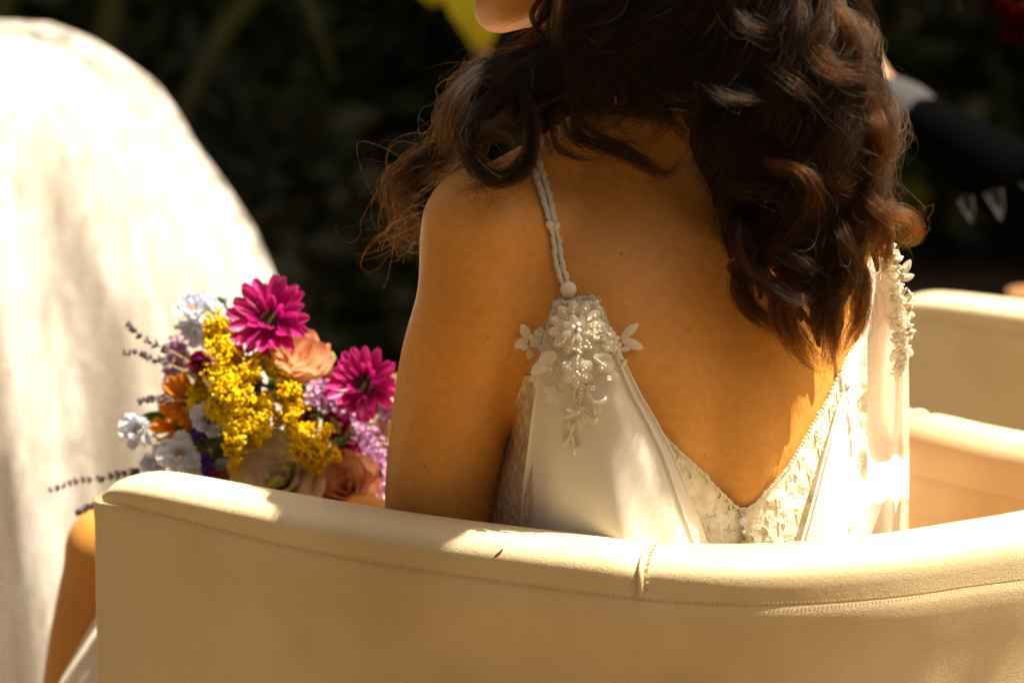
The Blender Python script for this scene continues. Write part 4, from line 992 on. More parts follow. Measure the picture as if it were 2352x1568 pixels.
# buds
def bud(zx, zy, y, d, L, r, m=M_LIME):
    c = ZP(zx, zy, y); d = np.array(d, float); d /= np.linalg.norm(d); mb = MB(); mb.add(*tube([c + d * L * q for q in np.linspace(0, 1, 9)], [r * w for w in (.25, .6, .85, 1, 1, .9, .72, .45, .12)], 9)); mb.add(*stem_to(c, None, .0012)); part('bud', mb, m, BQ)
bud(1520, 1315, 2.500, (-.75, -.3, -.30), .020, .0062); bud(1790, 650, 2.585, (.1, -.2, 1), .013, .0042); bud(1165, 290, 2.58, (-.5, -.1, .5), .009, .003, M_GRN); bud(1555, 1270, 2.50, (-.6, -.3, .5), .010, .0035, M_CREAM if False else M_LIME)
# pale blue delphiniums
BLUP = [pmesh('petal', M_BLUE, .0205, .0195, nx=9, ny=9, cup=c_, curl=k_, wave=.13, tip=.38, seed=20 + i) for i, (c_, k_) in enumerate(((.18, .5), (.1, .9), (.25, .3), (.05, -.4)))]
BLUS = [pmesh('petal', M_CREAM, .008, .007, nx=5, ny=6, cup=.4, curl=.9, wave=.1, tip=.4, seed=30 + i) for i in range(2)]
def delph(zx, zy, y, n, sc=1.0, cnt=6):
    c = ZP(zx, zy, y); N_ = np.array(n) / np.linalg.norm(n); mb = MB(); mb.add(*uvsphere(c + N_ * .001, (.0022,) * 3, 10, 6)); mb.add(*stem_to(c - N_ * .002, None, .0011)); d = part('delphinium', mb, M_GRN, BQ)
    F_ = frame_from(n)
    for layer, (k_, t_, s_) in enumerate(((cnt, .30, 1.0), (cnt - 1, .62, .82))):
        for k in range(k_):
            a = 2 * PI * k / k_ + random.uniform(-.2, .2) + layer * .5; R_ = F_ @ Matrix.Rotation(a, 3, 'Z') @ Matrix.Rotation(t_ + random.uniform(-.25, .25), 3, 'X')
            place('petal', random.choice(BLUP), Matrix.Translation(Vector(c)) @ R_.to_4x4() @ Matrix.Scale(sc * s_ * random.uniform(.88, 1.08), 4), d)
    for k in range(5):
        R_ = F_ @ Matrix.Rotation(k * 1.257, 3, 'Z') @ Matrix.Rotation(1.0, 3, 'X'); place('inner_petal', BLUS[k % 2], Matrix.Translation(Vector(c)) @ R_.to_4x4() @ Matrix.Scale(sc, 4), d)
for a_ in ((675, 1040, 2.535, (-.5, -.6, .35), 1.08), (905, 1175, 2.525, (-.1, -.85, .3), 1.18), (775, 1240, 2.555, (-.5, -.7, .2), .95), (1070, 985, 2.525, (.2, -.7, .55), 1.05), (985, 350, 2.585, (-.3, -.4, .8), 1.0), (1085, 310, 2.60, (.3, -.5, .6), .9),
           (1330, 1215, 2.545, (.1, -.85, .2), 1.25), (1190, 1290, 2.55, (-.2, -.85, .2), 1.0), (1010, 430, 2.59, (-.2, -.8, -.3), .95), (1190, 430, 2.60, (0, -.8, .3), .8), (1420, 1130, 2.555, (.3, -.7, .3), .9), (985, 1320, 2.54, (.2, -.9, .1), .85)): delph(*a_)
# orange blooms
OP = [pmesh('petal', M_ORG, .027, .011, cup=.2, curl=c_, tip=.6, seed=40 + i) for i, c_ in enumerate((.4, .7, .1))]
def bloom(name, meshes, zx, zy, y, n, cnt, tilt, core, cr=.006):
    c = ZP(zx, zy, y); mb = MB(); mb.add(*uvsphere(c, (cr, cr * .8, cr), 12, 8)); mb.add(*stem_to(c, None, .0012)); d = part(name, mb, core, BQ); ring_of(d, meshes, c, n, cnt, tilt, cr * .5, .2); return d
bloom('orange_daisy', OP, 965, 870, 2.555, (-.35, -.75, .35), 14, .3, M_DISC, .008)
bloom('orange_daisy', OP, 900, 1030, 2.56, (-.3, -.7, .5), 9, .5, M_DISC, .005)
bloom('orange_daisy', OP, 1210, 1390, 2.55, (0, -.8, .5), 10, .6, M_DISC, .004)
BP = [pmesh('petal', M_BURG, .028, .020, nx=8, ny=8, cup=.3, curl=c_, wave=.06, tip=.4, seed=50 + i) for i, c_ in enumerate((.9, 1.3))]
for zx, zy, y, n in ((1090, 700, 2.56, (-.3, -.6, .5)), (1230, 640, 2.57, (0, -.7, .5)), (1880, 1185, 2.56, (.1, -.8, .5)), (1800, 1040, 2.56, (.2, -.8, .4)), (1640, 1010, 2.58, (0, -.8, .4)), (1330, 790, 2.575, (0, -.8, .4)), (1560, 1160, 2.575, (0, -.9, .2))): bloom('burgundy_bloom', BP, zx, zy, y, n, 8, .75, M_BURG, .006)
VP = [pmesh('petal', M_VIO, .009, .007, nx=4, ny=5, cup=.3, curl=.8, tip=.4, seed=60)]
for zx, zy in ((1045, 1200), (1070, 1285), (1000, 1060), (1065, 1245)): bloom('violet_bloom', VP, zx, zy, 2.53, (0, -.9, .2), 6, .5, M_VIO, .0025)
RP = [pmesh('petal', M_RED, .014, .010, nx=5, ny=5, cup=.3, curl=.8, tip=.4, seed=61)]
bloom('red_bloom', RP, 1110, 1345, 2.53, (0, -.8, .5), 8, .5, M_RED, .004)
for zx, zy in ((1580, 468), (1668, 515)): part('yellow_button_flower', uvsphere(ZP(zx, zy, 2.60), (.0048, .0045, .0044), 12, 8), M_GOLD, BQ)
# goldenrod
def plume(path, w, y, n, tipw=.25):
    q = catmull(np.array([(*Z(*p), 0) for p in path], float), 40); P = np.array([W(a[0], a[1], y + BDY + .012 * math.sin(k * .2)) for k, a in enumerate(q)])
    mb = MB(); mb.add(*tube(P, np.linspace(.0012, .0006, 40), 6)); fl = MB()
    for k in range(n):
        t = random.random(); i = min(int(t * 39), 38); hw = w * ZM * (tipw + (1 - tipw) * math.sin(PI * (.12 + .86 * t)) ** .6)
        d = np.array([random.gauss(0, 1), random.gauss(-.5, .8), random.gauss(0, .8)]); d /= np.linalg.norm(d); r = hw * random.uniform(.35, 1.05); b = P[i]; tip = b + d * r + np.array([0, 0, .002])
        if r > .006 and k % 2 == 0: mb.add(*tube([b, (b + tip) / 2 + np.array([0, 0, .0012]), tip], .00035, 4, False))
        for _ in range(random.randint(2, 5)):
            c = tip + np.array([random.gauss(0, .0018) for _ in range(3)]); s_ = random.uniform(.0011, .0018); A_ = np.array([random.uniform(.85, 1.25) for _ in range(3)])
            fl.add(ICO_V * s_ * A_ + c, ICO_F)
            if random.random() < .5: fl.add(ICO_V * s_ * .55 + c + np.array([random.gauss(0, .5), -.6, random.gauss(0.3, .5)]) * s_ * 1.3, ICO_F)
    o = part('goldenrod_plume', mb, M_GRN, BQ); part('floret', fl, M_GOLD, o, kind='stuff')
plume([(1125, 390), (1140, 480), (1180, 570), (1230, 640)], 95, 2.525, 150)
plume([(1090, 420), (1110, 540), (1150, 640), (1190, 720)], 75, 2.52, 120)
plume([(1370, 610), (1320, 690), (1270, 780)], 72, 2.515, 110)
plume([(1120, 690), (1180, 760), (1240, 860), (1290, 930)], 115, 2.50, 240)
plume([(1080, 900), (1160, 950), (1250, 1010), (1330, 1060)], 90, 2.505, 170)
plume([(1160, 800), (1180, 920), (1220, 1050), (1230, 1180), (1225, 1285)], 78, 2.50, 220)
plume([(1420, 850), (1400, 950), (1370, 1050), (1340, 1150)], 92, 2.505, 200)
plume([(1490, 640), (1520, 740), (1560, 850), (1570, 950)], 80, 2.515, 170)
plume([(1440, 640), (1500, 690)], 50, 2.52, 40)
plume([(1600, 850), (1560, 940), (1490, 1000)], 70, 2.51, 110)
plume([(1540, 1040), (1600, 1120), (1680, 1210), (1710, 1300)], 95, 2.50, 260)
plume([(1620, 1040), (1700, 1130), (1740, 1230)], 85, 2.505, 150)
plume([(1770, 1030), (1740, 1100)], 40, 2.51, 36); plume([(1790, 1150), (1830, 1215)], 36, 2.51, 36)
plume([(1700, 1300), (1715, 1370), (1690, 1420)], 32, 2.51, 30); plume([(980, 800), (1010, 850), (960, 920)], 60, 2.545, 60)
plume([(1200, 1380), (1240, 1400)], 50, 2.54, 40)
# statice
def statice(pts, rr, y, n):
    fl = MB(); mb = MB(); cs = [ZP(*p, y + .008) for p in pts]
    if len(cs) > 1: mb.add(*tube(catmull(cs, 12), .0013, 6))
    mb.add(*stem_to(cs[-1], None, .0013)); cc = catmull(cs, 60) if len(cs) > 1 else np.repeat(np.array(cs), 60, 0)
    for _ in range(n):
        c = cc[random.randrange(60)] + np.array([random.gauss(0, .55), random.gauss(-.25, .4), random.gauss(0, .55)]) * rr * ZM
        d = np.array([random.gauss(0, .6), -1, random.gauss(.3, .6)]); Fm = np.array(frame_from(d)); s_ = random.uniform(.0022, .0036); V = [np.zeros(3)]; FA = []
        for k in range(10):
            a = k * PI / 5; r_ = s_ * (1 if k % 2 == 0 else .55); V.append(np.array([r_ * math.cos(a), r_ * math.sin(a), s_ * (.5 if k % 2 == 0 else .25)]))
        for k in range(10): FA.append((0, 1 + k, 1 + (k + 1) % 10))
        fl.add(np.array(V) @ Fm.T + c, FA)
    o = part('statice_sprig', mb, M_GRN, BQ); part('floret', fl, M_LILAC, o, kind='stuff', )
statice([(2040, 1130), (2080, 1250), (2100, 1400)], 60, 2.535, 200); statice([(1760, 1290), (1800, 1300)], 40, 2.54, 60)
statice([(895, 520), (890, 620), (885, 720)], 70, 2.595, 210); statice([(870, 760), (850, 860), (820, 950)], 55, 2.595, 150)
statice([(1680, 830), (1780, 830), (1850, 880)], 85, 2.555, 320); statice([(1880, 900), (1930, 960)], 60, 2.565, 120)
statice([(1960, 1040), (2010, 1130), (1990, 1200)], 72, 2.55, 230); statice([(1990, 1190), (2040, 1290), (2060, 1340)], 62, 2.545, 190); statice([(2010, 1380), (2060, 1460), (2090, 1520)], 68, 2.54, 200); statice([(2120, 900), (2130, 960)], 48, 2.57, 90)
# lavender
def lavender(path, y, r=9, n=9):
    q = catmull(np.array([(*Z(*p), 0) for p in path], float), 60); P = np.array([W(a[0], a[1], y + BDY) for a in q]); mb = MB(); mb.add(*tube(P, np.linspace(.0005, .0009, 60), 6)); mb.add(*stem_to(P[-1], None, .0008)); b = MB()
    L = len(P)
    for k in range(n):
        i = int((k + random.uniform(-.2, .2)) / n * 44) + 1; T_ = P[min(i + 2, L - 1)] - P[max(i - 2, 0)]; T_ /= np.linalg.norm(T_)
        for m_ in range(random.randint(5, 8)):
            a = np.cross(T_, [random.gauss(0, 1), random.gauss(0, 1), random.gauss(0, 1)]); a /= np.linalg.norm(a); d = a * .75 - T_ * .65; d /= np.linalg.norm(d); l = random.uniform(.0042, .0066) * (.7 + .5 * k / n); c = P[i] + T_ * random.uniform(-.001, .001)
            b.add(*tube([c, c + d * l * .5, c + d * l], [.0008, .0016, .0009], 5)); 
    o = part('lavender_sprig', mb, M_STRAW, BQ); part('bud', b, M_LAV, o, kind='stuff')
lavender([(598, 418), (660, 480), (780, 545), (870, 585), (960, 640)], 2.56); lavender([(578, 580), (660, 585), (740, 620), (830, 650), (950, 700)], 2.555)
lavender([(675, 868), (740, 855), (860, 865), (930, 862)], 2.545, n=7); lavender([(140, 1392), (280, 1340), (420, 1325), (560, 1300), (735, 1268), (900, 1300)], 2.60, n=14)
lavender([(292, 1524), (360, 1495), (440, 1462), (560, 1440)], 2.60, n=7); lavender([(1600, 455), (1660, 510), (1700, 580), (1725, 640)], 2.61, n=8); lavender([(870, 740), (910, 745), (960, 760)], 2.57, n=4)
# leaves
def leaf(zx, zy, y, d, n, L, w, m=M_GRN, curl=.6):
    v, f, at = petal(L, w, 5, 9, cup=.2, curl=curl, tip=.8, seed=int(zx)); z_ = Vector(n).normalized(); yv = Vector(d).normalized(); x = yv.cross(z_).normalized(); z_ = x.cross(yv); Mx = np.array(Matrix((x, yv, z_)).transposed())
    part('leaf', (v @ Mx.T + ZP(zx, zy, y), f, at), m, BQ)
for a_ in ((970, 700, 2.57, (-.1, -.1, 1), (0, -1, 0), .028, .006), (1200, 1120, 2.53, (-1, -.2, .05), (0, -1, .4), .03, .008), (1060, 1110, 2.535, (-1, -.3, -.1), (0, -1, .3), .022, .007), (1790, 960, 2.535, (.5, -.4, -.7), (0, -1, .1), .022, .009, M_LIME), (2130, 1160, 2.60, (.25, -.1, 1), (0, -1, 0), .045, .008), (2150, 1260, 2.60, (.1, -.1, 1), (0, -1, 0), .06, .007),
           (2040, 930, 2.55, (-.1, -.2, 1), (.2, -1, 0), .014, .006, M_LIME), (1350, 770, 2.54, (.9, -.2, -.1), (0, -1, .3), .03, .006), (1650, 960, 2.53, (1, -.2, .2), (0, -1, .3), .02, .005), (1080, 1190, 2.53, (.1, -.3, .8), (0, -1, .2), .014, .006, M_LIME), (1850, 1110, 2.56, (.5, -.3, .6), (0, -1, .2), .03, .010), (1700, 1480, 2.54, (-.1, -.2, .9), (0, -1, 0), .022, .007, M_LIME),
           (1250, 560, 2.545, (.2, -.2, 1), (0, -1, .1), .016, .004), (740, 1130, 2.54, (1, 0, -.05), (0, -.7, .7), .03, .004), (2120, 1350, 2.57, (.4, -.2, .8), (0, -1, 0), .03, .008), (1400, 1290, 2.55, (.8, -.2, .3), (0, -1, .2), .03, .008)): leaf(*a_)
for _ in range(90):                      # greenery filling the middle of the bouquet
    a, r = random.uniform(0, 2 * PI), math.sqrt(random.random()); zx, zy = 1420 + 560 * r * math.cos(a), 1030 + 420 * r * math.sin(a)
    leaf(zx, zy, random.uniform(2.575, 2.64), (random.gauss(0, 1), -.3, random.gauss(.3, 1)), (random.gauss(0, .4), -1, random.gauss(0, .5)), random.uniform(.03, .055), random.uniform(.012, .022))
mb = MB()
for k in range(14):
    a = k * 2.4; r = .014 * math.sqrt(k / 14); H = np.array([-.215 + r * math.cos(a), 2.705 + r * math.sin(a), .64]); mb.add(*tube([H, H + (.0, 0, -.09), H + (r * math.cos(a), r * math.sin(a), -.15)], .0022, 6))
part('stem_bundle', mb, M_GRN, BQ, kind='stuff')
part('ribbon', tube([(-.215, 2.705, .655), (-.215, 2.705, .64), (-.215, 2.705, .59), (-.215, 2.705, .575)], [.019, .0175, .0175, .019], 20), M_SATIN, BQ)

# ================================================================== DRAPED CHAIR (left)
M_VOILE = mat('white_voile', (.90, .86, .80), .7); tv, nv_, rv_ = noise_col(M_VOILE, (.64, .59, .52), (.84, .82, .79), 24, 6, .36, .58)
mpv = nd(M_VOILE, 'ShaderNodeMapping'); mpv.inputs['Scale'].default_value = (2.2, 2.2, .10); lk(M_VOILE, tv.outputs['Object'], mpv.inputs['Vector']); lk(M_VOILE, mpv.outputs[0], nv_.inputs['Vector'])  # vertical streaks paint fold and layer shading into the cloth colour
nb = nd(M_VOILE, 'ShaderNodeTexNoise'); nb.inputs['Scale'].default_value = 90; nb.inputs['Detail'].default_value = 5; lk(M_VOILE, tv.outputs['Object'], nb.inputs['Vector']); bump(M_VOILE, nb.outputs['Fac'], .5, .004)
translucent(M_VOILE, .4)
M_VEIL = M_VOILE.copy(); M_VEIL.name = 'sheer_voile'; see_through(M_VEIL, .18, .5, 30)
DR = root('draped_chair', (-.90, 3.75, 0), 'tall rounded chair covered by a loose white gauzy cloth, blurred behind the bouquet', 'draped chair')
prof = [(250, 118), (340, 160), (430, 240), (470, 310), (500, 380), (560, 500), (620, 640), (690, 820), (760, 1020), (840, 1250), (930, 1500), (1020, 1760)]
PW = np.array([W(u - 180, v + 4, 3.62) for u, v in prof]); CX = -.93; ZT = W(100, 108, 3.62)[2]
NJ, NI = 80, 140; P = np.zeros((NJ, NI, 3))
for j in range(NJ):
    t = j / (NJ - 1)                     # top to hem
    z = ZT * (1 - t) if t > .03 else ZT - .0
    z = ZT - (ZT - .01) * t ** 1.25
    hw = float(np.interp(z, PW[::-1, 2], PW[::-1, 0])) - CX if z < PW[0, 2] else (PW[0, 0] - CX) * math.sqrt(max(0, (ZT - z) / (ZT - PW[0, 2])))
    dp = .02 + .22 * math.sqrt(max(0, 1 - (z / (ZT + .001)) ** 3)) + .10 * t
    for i in range(NI):
        a = 2 * PI * i / NI
        fo = 1 + (.11 * abs(math.sin(a * 7 + 1.5 * math.sin(3 * a) + .5 * t)) + .08 * math.sin(a * 19 + 1.3 + 2 * t) + .05 * math.sin(a * 37 + 2 * math.sin(a * 5) + t * 3)) * min(1, t * 2.6) - .03 * min(1, t * 2.6)
        P[j, i] = (CX + hw * (1 + (fo - 1) * .8) * math.cos(a), 3.72 + dp * fo * math.sin(a) - .06 * (1 - t), z + .012 * math.sin(a * 5) * (1 - t))
f = grid_faces(NI, NJ, True); f.append(tuple(range(NI)))
VO = P + np.stack([(P[..., 0] - CX) * .09, (P[..., 1] - 3.72) * .10, .022 * np.clip((P[..., 2] - .3) / .6, 0, 1)], -1)
VO[..., 0] += .006 * np.sin(np.arange(NI) * .9)[None]
veil = part('sheer_layer', (VO.reshape(-1, 3), f), M_VEIL, DR)
cl = part('cover_cloth', (P.reshape(-1, 3), f), M_VOILE, DR)
fr = MB()
M_WOOD = mat('pale_wood', (.45, .33, .20), .5)
for x in (-1.06, -.74):
    part('leg', tube([(x, 3.60, 0), (x, 3.62, .45), (x + (.04 if x < -.9 else -.04), 3.66, .90)], .016, 8), M_WOOD, DR); part('leg', tube([(x, 3.86, 0), (x, 3.86, .44)], .016, 8), M_WOOD, DR)
part('seat', uvsphere((-.90, 3.73, .45), (.19, .16, .03), 20, 8), M_WOOD, DR)

# ================================================================== SEATED PERSON IN BLACK (right)
M_SUIT = mat('black_suit', (.002, .002, .0022), 1.0); bsdf(M_SUIT).inputs['Specular IOR Level'].default_value = 0.0
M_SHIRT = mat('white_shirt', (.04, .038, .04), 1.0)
M_DRED = mat('dark_red', (.02, .001, .001), 1.0); bsdf(M_DRED).inputs['Specular IOR Level'].default_value = 0
GO = np.array([.84, .90, 0.0])
gp = root('person', (1.0, 3.40, 0), 'person in a black suit seated in the rear armchair, white cuff showing', 'person')
def G(x, y, z): return np.array([x, y, z])
suit = MB(); skin = MB()
tors = [G(.98, 3.38, .48), G(.99, 3.36, .70), G(1.00, 3.36, .90), G(1.0, 3.38, 1.02)]
capsule_chain(suit, tors, [.18, .165, .185, .15]); 
gl, gr = G(.77, 3.33, 1.00), G(1.19, 3.43, 1.02)
capsule_chain(suit, [tors[3], gl], [.11, .085]); capsule_chain(suit, [tors[3], gr], [.11, .085])
gle, glh = G(.665, 3.36, .79), W(2020, 225, 3.62)
gre, grh = G(1.22, 3.58, .74), G(1.08, 3.78, .62)
capsule_chain(suit, [gl, (gl + gle) / 2 + (-.01, 0, 0), gle], [.082, .068, .060]); capsule_chain(suit, [gle, gle * .25 + glh * .75], [.058, .040])
capsule_chain(suit, [gr, gre], [.08, .06]); capsule_chain(suit, [gre, gre * .15 + grh * .85], [.058, .044])
hl, kl, al = G(.90, 3.45, .50), G(.48, 3.72, .54), G(.42, 3.80, .08); hr, kr, ar = G(1.06, 3.52, .50), G(.68, 3.92, .52), G(.62, 4.0, .08)
for H, K, A in ((hl, kl, al), (hr, kr, ar)):
    capsule_chain(suit, [H, (H + K) / 2, K], [.10, .085, .068]); capsule_chain(suit, [K, (K + A) / 2, A], [.064, .058, .052])
capsule_chain(skin, [G(1.0, 3.38, 1.0), G(.99, 3.39, 1.12), G(.98, 3.40, 1.18)], [.06, .056, .058])
ghc = G(.96, 3.40, 1.27); skin.add(*uvsphere(ghc + (.015, 0, .02), (.095, .08, .105))); skin.add(*uvsphere(ghc + (-.04, .012, -.045), (.06, .058, .075)))
capsule_chain(skin, [ghc + (-.09, .02, 0), ghc + (-.112, .025, -.03)], [.010, .013]); 
for s_ in (-1, 1): capsule_chain(skin, [ghc + (.01, .08 * s_, .01), ghc + (.015, .085 * s_, -.02)], [.012, .010], sides=10)
def ghand(h, d):
    d = d / np.linalg.norm(d); b = np.cross(d, [0, 0, 1]); capsule_chain(skin, [h - d * .06, h, h + d * .045], [.03, .034, .036])
    for i in range(4): p = h + d * .06 + np.array([0, 0, .03 - .02 * i]); capsule_chain(skin, [p, p + d * (.045 - .006 * abs(i - 1)) + b * .01, p + d * .06 + b * .03], [.0095, .009, .008], sides=10)
    p = h + np.array([0, 0, .035]); capsule_chain(skin, [p, p + np.array([0, 0, .03]) + d * .03, p + np.array([0, 0, .03]) + d * .055], [.012, .011, .009], sides=10)
capsule_chain(skin, [G(1.0, 3.38, .80), G(1.0, 3.38, 1.05)], [.08, .06]); capsule_chain(skin, [G(1.0, 3.38, .98), gl, gle, glh], [.05, .045, .035, .024]); capsule_chain(skin, [G(1.0, 3.38, .98), gr, gre, grh], [.05, .045, .035, .028])
capsule_chain(skin, [G(1.0, 3.38, .85), G(.98, 3.40, .55), (hl + kl) / 2, kl, al], [.08, .09, .055, .045, .035]); capsule_chain(skin, [G(.98, 3.40, .55), (hr + kr) / 2, kr, ar], [.09, .055, .045, .035])
ghand(glh, glh - gle); ghand(grh, grh - gre)
M_SKIN2 = mat('skin_tan', (.34, .17, .08), .5)
part('body', remesh(skin, .009, 6), M_SKIN2, gp); st = part('suit', remesh(suit, .012, 6), M_SUIT, gp)
# white cuff with folds, shirt tail glimpses, a dark red boutonniere, shoes, hair
V = []
d = (glh - gle) / np.linalg.norm(glh - gle); a = np.cross(d, [0, 0, 1]); a /= np.linalg.norm(a); b = np.cross(a, d)
for j, (t, r) in enumerate(((.74, .030), (.78, .037), (.86, .039), (.94, .036), (1.0, .033))):
    for i in range(24):
        q = 2 * PI * i / 24; rr = r * (1 + .05 * math.sin(q * 5 + j)); V.append(gle + (glh - gle) * t + a * rr * math.cos(q) + b * rr * math.sin(q))
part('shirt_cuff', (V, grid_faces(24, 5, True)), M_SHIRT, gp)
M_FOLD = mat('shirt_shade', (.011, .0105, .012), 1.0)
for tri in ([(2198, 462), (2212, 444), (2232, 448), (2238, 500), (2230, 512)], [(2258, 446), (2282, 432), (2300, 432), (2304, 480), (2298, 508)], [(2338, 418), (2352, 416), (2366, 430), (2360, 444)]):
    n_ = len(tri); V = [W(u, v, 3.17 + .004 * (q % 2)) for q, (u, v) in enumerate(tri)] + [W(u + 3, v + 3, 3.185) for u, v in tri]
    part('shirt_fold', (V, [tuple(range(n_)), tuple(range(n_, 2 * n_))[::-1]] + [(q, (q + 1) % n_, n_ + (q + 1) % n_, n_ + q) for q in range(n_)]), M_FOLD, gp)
mb = MB()
for k in range(9):
    c = W(2335, 40, 3.2) + np.array([random.gauss(0, .010), random.gauss(0, .006), random.gauss(0, .012)]); mb.add(ICO2_V * .012 + c, ICO2_F)
part('boutonniere', mb, M_DRED, gp, kind='stuff')
M_SHOE = mat('black_shoe', (.01, .01, .01), .25)
for A in (al, ar): mb = MB(); capsule_chain(mb, [A + (.03, 0, -.035), A + (-.06, .03, -.038), A + (-.16, .07, -.05)], [.04, .042, .03]); part('shoe', remesh(mb, .008, 3), M_SHOE, gp)
mb = MB(); mb.add(*uvsphere(ghc + (.03, 0, .045), (.098, .088, .095))); part('hair', mb, M_HULL, gp)

# ================================================================== SHRUBS, TREES, YELLOW LEAF
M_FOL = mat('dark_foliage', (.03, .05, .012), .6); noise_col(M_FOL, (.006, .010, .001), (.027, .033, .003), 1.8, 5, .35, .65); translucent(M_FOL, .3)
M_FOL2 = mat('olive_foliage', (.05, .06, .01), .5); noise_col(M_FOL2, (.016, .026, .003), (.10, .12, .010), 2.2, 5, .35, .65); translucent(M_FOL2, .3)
M_BARK = mat('bark', (.06, .04, .025), .9); noise_col(M_BARK, (.03, .02, .012), (.10, .07, .045), 9)
M_YEL = mat('yellow_leaf', (.72, .60, .02), .5); ty, ny_, ry_ = noise_col(M_YEL, (.62, .50, .01), (.80, .70, .03), 8); translucent(M_YEL, .5)
M_BRN = mat('withered_leaf', (.20, .08, .02), .7)
PG = np.random.default_rng(5)
def leaves(cs, size, lean=.5):
    n = len(cs); d = PG.normal(size=(n, 3)); d[:, 2] -= .35; d /= np.linalg.norm(d, axis=1)[:, None]; q = PG.normal(size=(n, 3)); a = np.cross(d, q); a /= np.linalg.norm(a, axis=1)[:, None]; nn = np.cross(a, d)
    L = (size * PG.uniform(.6, 1.3, n))[:, None]; w = L * .22
    v = np.stack([cs, cs + d * L * .45 + a * w + nn * L * .06, cs + d * L, cs + d * L * .45 - a * w + nn * L * .06], 1).reshape(-1, 3)
    f = [(4 * i, 4 * i + 1, 4 * i + 2, 4 * i + 3) for i in range(n)]
    return v, f
def clumps(c, rad, ncl, per, spread):
    cc = PG.normal(size=(ncl, 3)); cc /= np.linalg.norm(cc, axis=1)[:, None]; cc *= PG.uniform(.35, 1, ncl)[:, None] ** .6; cc = cc * np.array(rad) + np.array(c)
    p = np.repeat(cc, per, 0) + PG.normal(size=(ncl * per, 3)) * spread
    return p
def shrub(x, y, h, w, label, m, n=60, per=45):
    r = root('shrub', (x, y, 0), label, 'shrub', 'shrubs in the dark background')
    p = clumps((x, y, h * .55), (w, w * .7, h * .5), n, per, .07); p[:, 2] = np.maximum(p[:, 2], .03)
    part('foliage', (*leaves(p, .12),), m, r, smooth=False)
    for k in range(5):
        a = k * 1.3; e = np.array([x + w * .6 * math.cos(a), y + w * .5 * math.sin(a), h * .75]); part('stem', tube([(x + .03 * math.cos(a), y + .03 * math.sin(a), 0), (e + np.array([x, y, 0])) / 2 + np.array([0, 0, .0]), e], [.016, .011, .005], 6), M_BARK, r)
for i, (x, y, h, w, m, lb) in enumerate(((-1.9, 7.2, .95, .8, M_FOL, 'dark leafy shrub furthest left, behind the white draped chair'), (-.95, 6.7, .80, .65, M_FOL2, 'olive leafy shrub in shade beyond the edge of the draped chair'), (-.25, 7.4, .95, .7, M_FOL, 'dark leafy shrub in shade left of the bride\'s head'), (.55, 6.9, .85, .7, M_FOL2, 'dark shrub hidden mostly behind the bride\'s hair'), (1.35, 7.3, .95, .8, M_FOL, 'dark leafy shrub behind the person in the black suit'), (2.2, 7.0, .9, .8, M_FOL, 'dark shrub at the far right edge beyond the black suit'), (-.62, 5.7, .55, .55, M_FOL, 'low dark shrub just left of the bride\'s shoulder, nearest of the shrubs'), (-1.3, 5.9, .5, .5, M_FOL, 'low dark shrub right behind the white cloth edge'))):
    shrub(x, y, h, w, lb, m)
def tree(x, y, h, R_, label, n=150, per=90, lf=.20):
    r = root('tree', (x, y, 0), label, 'tree', 'shade trees over the garden')
    part('trunk', tube(catmull([(x, y, -.1), (x + .05, y, h * .3), (x - .04, y + .05, h * .6), (x, y, h)], 16), np.linspace(.15, .05, 16), 12), M_BARK, r)
    for k in range(7):
        a = k * .95; b = np.array([x, y, h * (.45 + .05 * k)]); e = np.array([x + R_ * .7 * math.cos(a), y + R_ * .7 * math.sin(a), h * .8 + .2 * k]); part('limb', tube([b, (b + e) / 2 + np.array([0, 0, .15]), e], [.06, .04, .015], 8), M_BARK, r)
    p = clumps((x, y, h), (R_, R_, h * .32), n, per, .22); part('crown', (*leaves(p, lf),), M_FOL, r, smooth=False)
for a_ in ((-2.9, 8.8, 4.2, 2.5, 'broad leafy shade tree at the back left'), (-.2, 8.2, 4.3, 2.0, 'slender-trunked shade tree hidden by the bride\'s shoulder'), (-3.5, -4.5, 3.6, 2.4, 'added unseen tree behind the camera to the left, blocking sky light'), (.5, -5.5, 3.8, 2.6, 'added unseen tree straight behind the camera, blocking sky light'), (-2.4, -2.0, 3.7, 2.1, 'added unseen tree close behind the camera on the left, blocking sky light'), (.1, -3.4, 3.9, 2.0, 'added unseen tree close behind the camera in the middle, blocking sky light'), (.62, 6.3, 4.3, 2.0, 'shade tree directly behind the bride\'s dark curls'), (-6.0, 1.5, 3.8, 2.4, 'added unseen tree far to the left of the chairs, blocking sky light'), (1.6, 9.6, 4.4, 2.5, 'broad leafy shade tree at the back behind the bride'), (4.6, 8.4, 4.3, 2.4, 'broad leafy shade tree at the back right'), (.6, 12.2, 4.6, 2.6, 'farthest shade tree behind the shrubs'), (-4.2, 10.5, 4.4, 2.4, 'shade tree far off to the left'), (3.0, 6.6, 4.6, 1.7, 'smaller shade tree right of the armchairs')): tree(*a_)  # trees behind and left of the camera are added to cut sky light
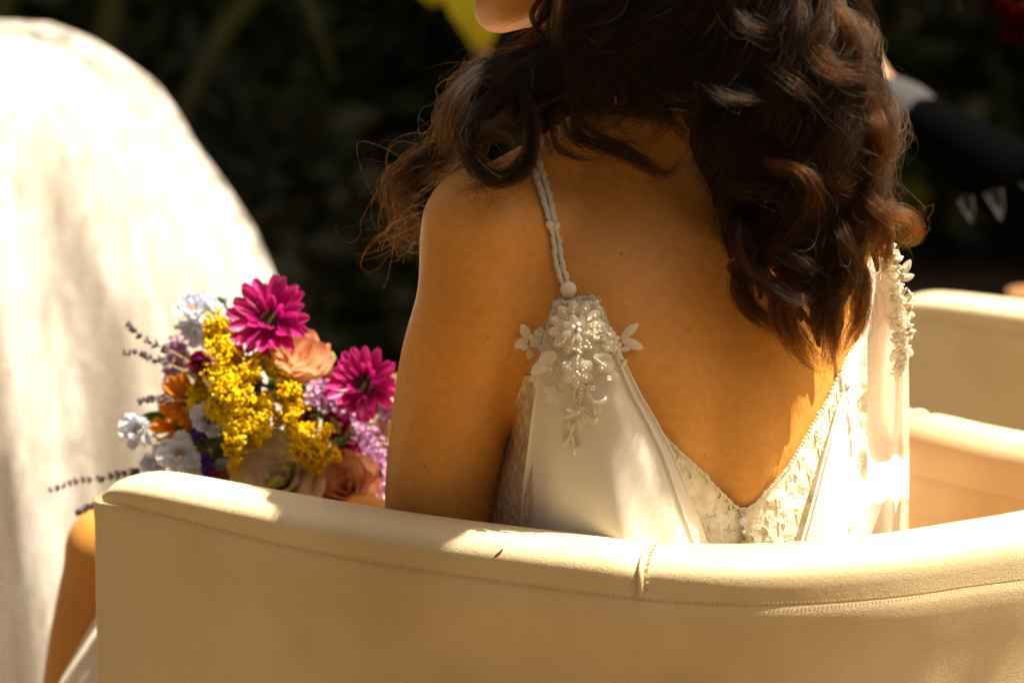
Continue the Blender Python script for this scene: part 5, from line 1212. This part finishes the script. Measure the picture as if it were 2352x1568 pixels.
# drooping yellow leaf on a tall stem, seen past the chin; strap blades
def blade(name, pts, ws, m, parent, tint=None):
    P = catmull(np.array(pts, float), 24); T = np.gradient(P, axis=0); n = np.cross(T, [0, 1.0, 0]); n /= np.maximum(np.linalg.norm(n, axis=1), 1e-9)[:, None]; w = np.interp(np.linspace(0, 1, 24), np.linspace(0, 1, len(ws)), ws)
    V = np.stack([P - n * w[:, None], P - n * w[:, None] * .5 + [0, -.01, 0], P + [0, .0, 0], P + n * w[:, None] * .5 + [0, -.01, 0], P + n * w[:, None]], 1).reshape(-1, 3)
    return part(name, (V, grid_faces(5, 24)), m, parent)
yp = root('plant', (W(1085, 300, 4.5)[0] + .35, 4.7, 0), 'tall garden plant with a drooping bright yellow leaf beside the chin', 'plant')
s0 = np.array([yp.location.x, 4.7, 0]); e0 = W(1080, -120, 4.5)
part('stalk', tube(catmull([s0, s0 + (-.02, 0, .7), e0 + (.16, .1, .16), e0 + (.06, .02, .09), e0], 24), np.linspace(.016, .006, 24), 8), M_FOL2, yp)
blade('leaf', [e0, W(1088, -30, 4.5), W(1100, 50, 4.5), W(1104, 112, 4.5)], [.01, .056, .040, .012], M_YEL, yp)
blade('withered_tip', [W(1104, 108, 4.498), W(1106, 136, 4.498), W(1104, 166, 4.498)], [.013, .012, .003], M_BRN, yp)
blade('leaf', [W(960, -120, 4.55), W(975, -50, 4.55), W(1000, 12, 4.55)], [.01, .03, .006], M_YEL, yp)
bl = root('plant', (W(420, 100, 5.4)[0], 5.4, 0), 'dark strap-leaved plant arching out of the shade left of the bride', 'plant')
b0 = np.array(bl.location)
for k, (u0, v0, u1, v1) in enumerate(((640, -60, 775, 190), (330, -220, 420, -160))):
    blade('leaf', [b0 + (.02 * k, 0, 0), b0 * .45 + W(u0, v0, 5.4) * .55 + (-.12, .05, .08), W(u0, v0, 5.4), W(u1, v1, 5.35)], [.008, .016, .020, .003], M_FOL2, bl)
bl2 = root('plant', (W(30, 100, 4.9)[0] - .1, 4.9, 0), 'olive strap-leaved plant at the top left corner behind the cloth', 'plant')
b0 = np.array(bl2.location)
for u, v in ((60, -90), (-60, -60), (10, 40)): e = W(u, v, 4.9); blade('leaf', [b0, (b0 + e) / 2 + (-.05, .05, .2), e], [.012, .03, .004], M_FOL2, bl2)

# a curled scrap of dry leaf lying on the chair's rim
sp_, sn_ = hit(1147, 1272, ROLLBVH)
if sp_ is not None:
    if sn_.dot(ray(1147, 1272)) > 0: sn_ = -sn_
    c = [sp_ + sn_ * .0012 + np.array([-.004, 0, -.003]), sp_ + sn_ * .0022, sp_ + sn_ * .003 + np.array([.003, 0, .003]), sp_ + sn_ * .0055 + np.array([.0048, 0, .0045])]
    so = part('dry_leaf', tube(catmull(c, 10), [.0004, .0009, .0012, .0013, .0013, .0011, .0009, .0008, .0006, .0003], 6), mat('dry_leaf_brown', (.22, .10, .02), .7))
    so['label'] = 'tiny curled brown leaf scrap lying on the pale armchair rim'; so['category'] = 'dry leaf'
